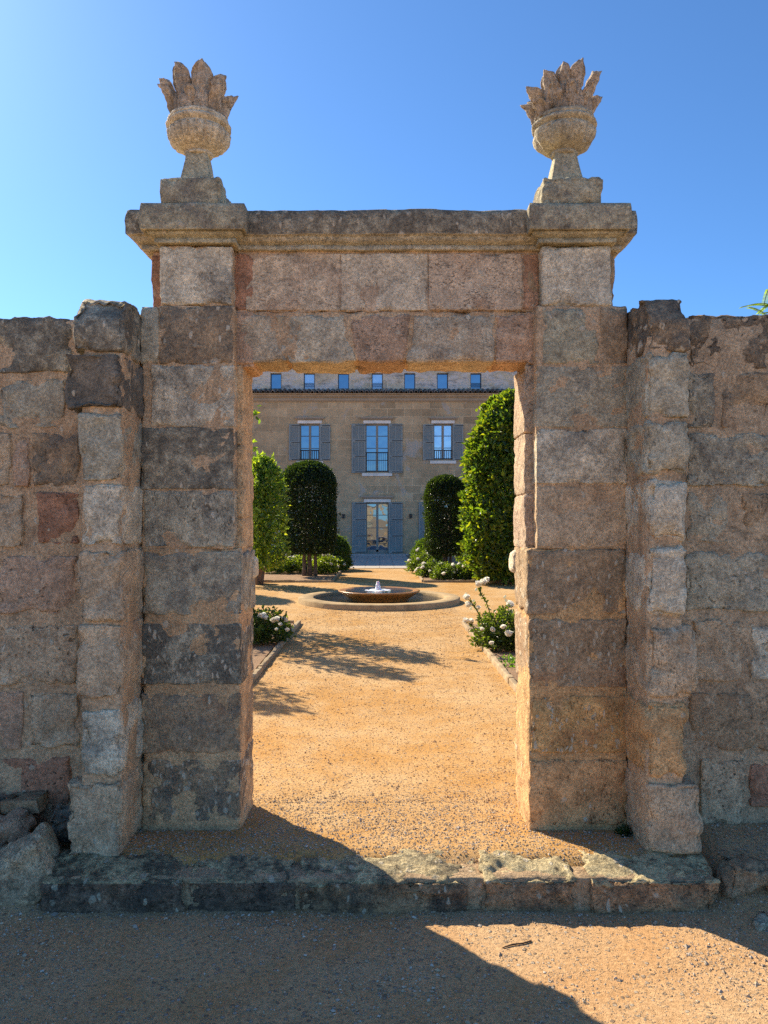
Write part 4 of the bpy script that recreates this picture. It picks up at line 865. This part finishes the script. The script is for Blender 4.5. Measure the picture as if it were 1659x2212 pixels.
# ------------------------------------------------------------------ the house
HD = 33.0
def HX(x): return PX(x, HD)
def HZ(y): return PZ(y, HD)
house = thing('manor_house', 'long stone manor house with blue grey shutters beyond the garden', 'house', (0, 33, 0))
def holed_wall(mb, x0, x1, z0, z1, y, holes, depth, tint=(.4, .3, .2)):
    xs = sorted({x0, x1, *[h[0] for h in holes], *[h[1] for h in holes]}); zs = sorted({z0, z1, *[h[2] for h in holes], *[h[3] for h in holes]})
    for i in range(len(xs)-1):
        for j in range(len(zs)-1):
            cx, cz = (xs[i]+xs[i+1])/2, (zs[j]+zs[j+1])/2
            if any(h[0] < cx < h[1] and h[2] < cz < h[3] for h in holes): continue
            mb.add([(xs[i], y, zs[j]), (xs[i+1], y, zs[j]), (xs[i+1], y, zs[j+1]), (xs[i], y, zs[j+1])], quads=[(0, 1, 2, 3)], tint=tint)
    for (a, b, c, d) in holes:
        e = y+depth
        mb.add([(a, y, c), (a, e, c), (a, e, d), (a, y, d), (b, y, c), (b, e, c), (b, e, d), (b, y, d)], quads=[(0, 3, 2, 1), (4, 5, 6, 7), (0, 1, 5, 4), (3, 7, 6, 2)], tint=tint)
wins = [('window', 646, 692, 915, 994, 0), ('window', 788, 841, 915, 1020, 0), ('window', 935, 979, 915, 993, 1),
        ('door', 789, 841, 1085, 1196, 0), ('window', 640, 692, 1085, 1180, 0), ('window', 933, 985, 1085, 1180, 0)
        ]
m = MB(); holed_wall(m, -14, 14, -.3, HZ(866), HD, [(HX(a), HX(b), HZ(d), HZ(c)) for (_, a, b, c, d, _) in wins], .22)
m.add([(-14, HD, -.3), (-14, HD+9, -.3), (-14, HD+9, 6.6), (-14, HD, 6.6), (14, HD, -.3), (14, HD+9, -.3), (14, HD+9, 6.6), (14, HD, 6.6)], quads=[(0, 3, 2, 1), (4, 5, 6, 7), (1, 2, 6, 5)])
m.build('wall', M_HOUSE, house)
m = MB(); at_x = [596, 668, 742, 815, 885, 956, 1028]
ah = [(PX(x-12, 33.4), PX(x+12, 33.4), PZ(840, 33.4), PZ(806, 33.4)) for x in at_x+[452, 1190]]
holed_wall(m, -13.8, 13.8, 6.6, 8.5, 33.4, ah, .15); m.add([(-13.8, 33.4, 8.5), (13.8, 33.4, 8.5), (13.8, 42, 8.5), (-13.8, 42, 8.5)], quads=[(0, 1, 2, 3)]); m.build('attic_wall', M_ATTIC, house)
for i, h in enumerate(ah):
    m = MB(); a, b, c, d = h
    for q in ((a, a+.035, c, d), (b-.035, b, c, d), (a+.035, b-.035, c, c+.035), (a+.035, b-.035, d-.035, d)): m.box(q[0], q[1], 33.5, 33.54, q[2], q[3], (.10, .11, .12))
    if i in (1, 3, 6):
        for q in range(3): m.box(a+.03, b-.03, 33.43, 33.45, c+.10+q*.07, c+.118+q*.07, (.03, .03, .035))
    f = m.build('window', M_PAINT, house); m = MB(); m.box(a, b, 33.545, 33.56, c, d); m.build('pane', M_GLASSC if i in (1, 3) else M_GLASS, f)
# cornice and eaves tiles
m = MB(); z = HZ(868)
for (o_, z0, z1) in ((.05, HZ(868), HZ(866)+.0), (.09, HZ(866), HZ(862)), (.06, HZ(862), HZ(858)), (.16, HZ(858), HZ(853.5)), (.24, HZ(853.5), HZ(851))): m.box(-14.1, 14.1, HD-o_, HD+.3, z0, z1, (.42, .33, .23))
m.build('cornice', M_TRIM, house)
m = MB(); x = -14.2; zt0 = HZ(851)
while x < 14.2:
    r_ = .085+random.uniform(-.006, .006); j = random.uniform(-.02, .02); V = []; nn = 7
    for (yy, zz) in ((HD-.36+j, zt0+.0), (HD+.42, zt0+.22)):
        for rr_ in (r_, r_-.022):
            for q in range(nn): a = math.pi*q/(nn-1); V.append((x+rr_*math.cos(a), yy, zz+rr_*math.sin(a)*1.1))
    Q = [(q, q+1, 2*nn+q+1, 2*nn+q) for q in range(nn-1)]+[(q, nn+q, nn+q+1, q+1) for q in range(nn-1)]+[(nn+q, 3*nn+q, 3*nn+q+1, nn+q+1) for q in range(nn-1)]
    g = random.uniform(.7, 1.25); m.add(V, quads=Q, tint=(.20*g, .165*g, .13*g)); x += .21
m.add([(-14.2, HD-.30, zt0+.015), (14.2, HD-.30, zt0+.015), (14.2, HD+.41, zt0+.20), (-14.2, HD+.41, zt0+.20)], quads=[(0, 1, 2, 3)], tint=(.12, .09, .07))
m.build('roof_tiles', M_TILE, house)
m = MB(); m.box(-14, 14, 33.15, 42.2, 8.5, 8.62, (.42, .33, .23)); m.build('roof_coping', M_TRIM, house)
SH = (.255, .28, .265); FRM = (.30, .285, .245)
def slab_shutter(x0, x1, z0, z1, wide):
    m = MB(); y0, y1 = HD-.065, HD-.02
    fr = .06
    m.box(x0, x1, y0+.02, y1, z0, z1, SH)                   # backing boards
    for q in ((x0, x0+fr, z0, z1), (x1-fr, x1, z0, z1)): m.box(q[0], q[1], y0, y0+.019, q[2], q[3], tuple(v*1.12 for v in SH))
    np_ = 3 if z1-z0 > 1.8 else 2
    for j in range(np_+1):
        zz = z0+(z1-z0-.10)*j/np_; m.box(x0+fr, x1-fr, y0+.001, y0+.019, zz, zz+.10, tuple(v*1.12 for v in SH))
    if wide: m.box((x0+x1)/2-.022, (x0+x1)/2+.022, y0+.002, y0+.0195, z0+.10, z1-.10, tuple(v*1.12 for v in SH))
    z = z0+.10
    while z < z1-.10:
        m.add([(x0+fr, y0+.004, z), (x1-fr, y0+.004, z), (x1-fr, y0+.018, z+.04), (x0+fr, y0+.018, z+.04)], quads=[(0, 1, 2, 3)], tint=SH); z += .055
    o = m.build('shutter', M_PAINT, house)
    m = MB()
    for j in range(np_+1):
        zz = z0+.05+(z1-z0-.10)*j/np_; a, b = (x0+.25*(x1-x0), x1) if (x0+x1)/2 < 0 or True else (x0, x1)
        m.box(a, b, y0-.014, y0-.002, zz-.014, zz+.014, (.03, .03, .035))
    m.build('hinge_strap', M_IRON, o)
for i, (kind, a, b, t_, u_, cur) in enumerate(wins):
    x0, x1, z0, z1 = HX(a), HX(b), HZ(u_), HZ(t_); y = HD+.14; m = MB(); f_ = .075; cxm = (x0+x1)/2
    for q in ((x0, x0+f_, z0, z1), (x1-f_, x1, z0, z1), (x0+f_, x1-f_, z1-f_, z1), (x0+f_, x1-f_, z0, z0+(.16 if kind == 'door' else f_)), (cxm-.05, cxm+.05, z0+f_, z1-f_)): m.box(q[0], q[1], y, y+.07, q[2], q[3], FRM if i < 3 or kind == 'door' else SH)
    for j in range(1, 4 if z1-z0 > 1.8 else 3):
        zz = z0+(z1-z0)*j/(4 if z1-z0 > 1.8 else 3)
        for (p_, q_) in ((x0+f_, cxm-.05), (cxm+.05, x1-f_)): m.box(p_, q_, y+.02, y+.06, zz-.014, zz+.014, (.12, .14, .16))
    f = m.build('window' if kind == 'window' else 'door', M_PAINT, house)
    m = MB(); m.box(x0+.01, x1-.01, y+.045, y+.055, z0+.01, z1-.01); m.build('pane', M_GLASSC if cur else M_GLASS, f)
    if i < 3 or i > 5:
        m = MB(); zr = z0+min(.95, (z1-z0)*.42)*(.55 if i != 1 else 1.0)
        if i == 1: zr = HZ(977)
        else: zr = HZ(972)
        m.box(x0-.03, x1+.03, HD+.04, HD+.06, zr-.012, zr+.012, (.03, .03, .035)); m.box(x0-.03, x1+.03, HD+.04, HD+.06, z0+.03, z0+.055, (.03, .03, .035))
        nb = 12 if i == 1 else 10
        for j in range(nb+1): xx = x0+(x1-x0)*j/nb; m.box(xx-.009, xx+.009, HD+.043, HD+.057, z0+.055, zr-.012, (.03, .03, .035))
        m.build('railing', M_IRON, f)
    if cur == 0 and i in (0, 1):   # a pale curtain edge behind the glass, seen through a gap in the reflection
        pass
    sw = {0: 23, 2: 23, 1: 30, 3: 30, 4: 30, 5: 30, 6: 23, 7: 23}[i]
    zs0, zs1 = (HZ(995), HZ(917)) if i in (0, 2, 6, 7) else ((HZ(1022), HZ(916)) if i == 1 else (HZ(1195), HZ(1085)) if i == 3 else (HZ(1182), HZ(1085)))
    slab_shutter(x0-PX(820+sw, HD)+.03, x0+.03, zs0, zs1, sw > 25); slab_shutter(x1-.03, x1+PX(820+sw, HD)-.03, zs0, zs1, sw > 25)
    m = MB(); m.box(x0-.06, x1+.06, HD-.03, HD+.0, z1+.005, z1+.135, (.86, .82, .74)); m.box(x0-.10, x1+.10, HD-.05, HD, z1+.136, z1+.20, (.36, .29, .21)); m.box(x0-.16, x1+.16, HD-.12, HD, z1+.2, z1+.27, (.40, .33, .25)); m.build('window_head', M_TRIM, house)
    if kind == 'window': m = MB(); m.box(x0-.12, x1+.12, HD-.06, HD+.02, z0-.17, z0-.045, (.84, .80, .72)); m.build('window_sill', M_TRIM, house)
for xd in (742, 887):
    m = MB(); x, z = HX(xd), HZ(1116); m.box(x-.05, x+.05, HD-.10, HD, z-.07, z+.09, (.03, .03, .03)); m.box(x-.075, x+.075, HD-.12, HD, z+.091, z+.11, (.03, .03, .03)); m.build('wall_lamp', M_IRON, house)
m = MB(); m.box(HX(783), HX(848), 32.2, 33.0, -.05, HZ(1196.5), (.50, .46, .41)); m.box(HX(752), HX(880), 31.6, 32.199, -.05, .05, (.46, .42, .38)); m.build('door_step', M_TRIM, house)
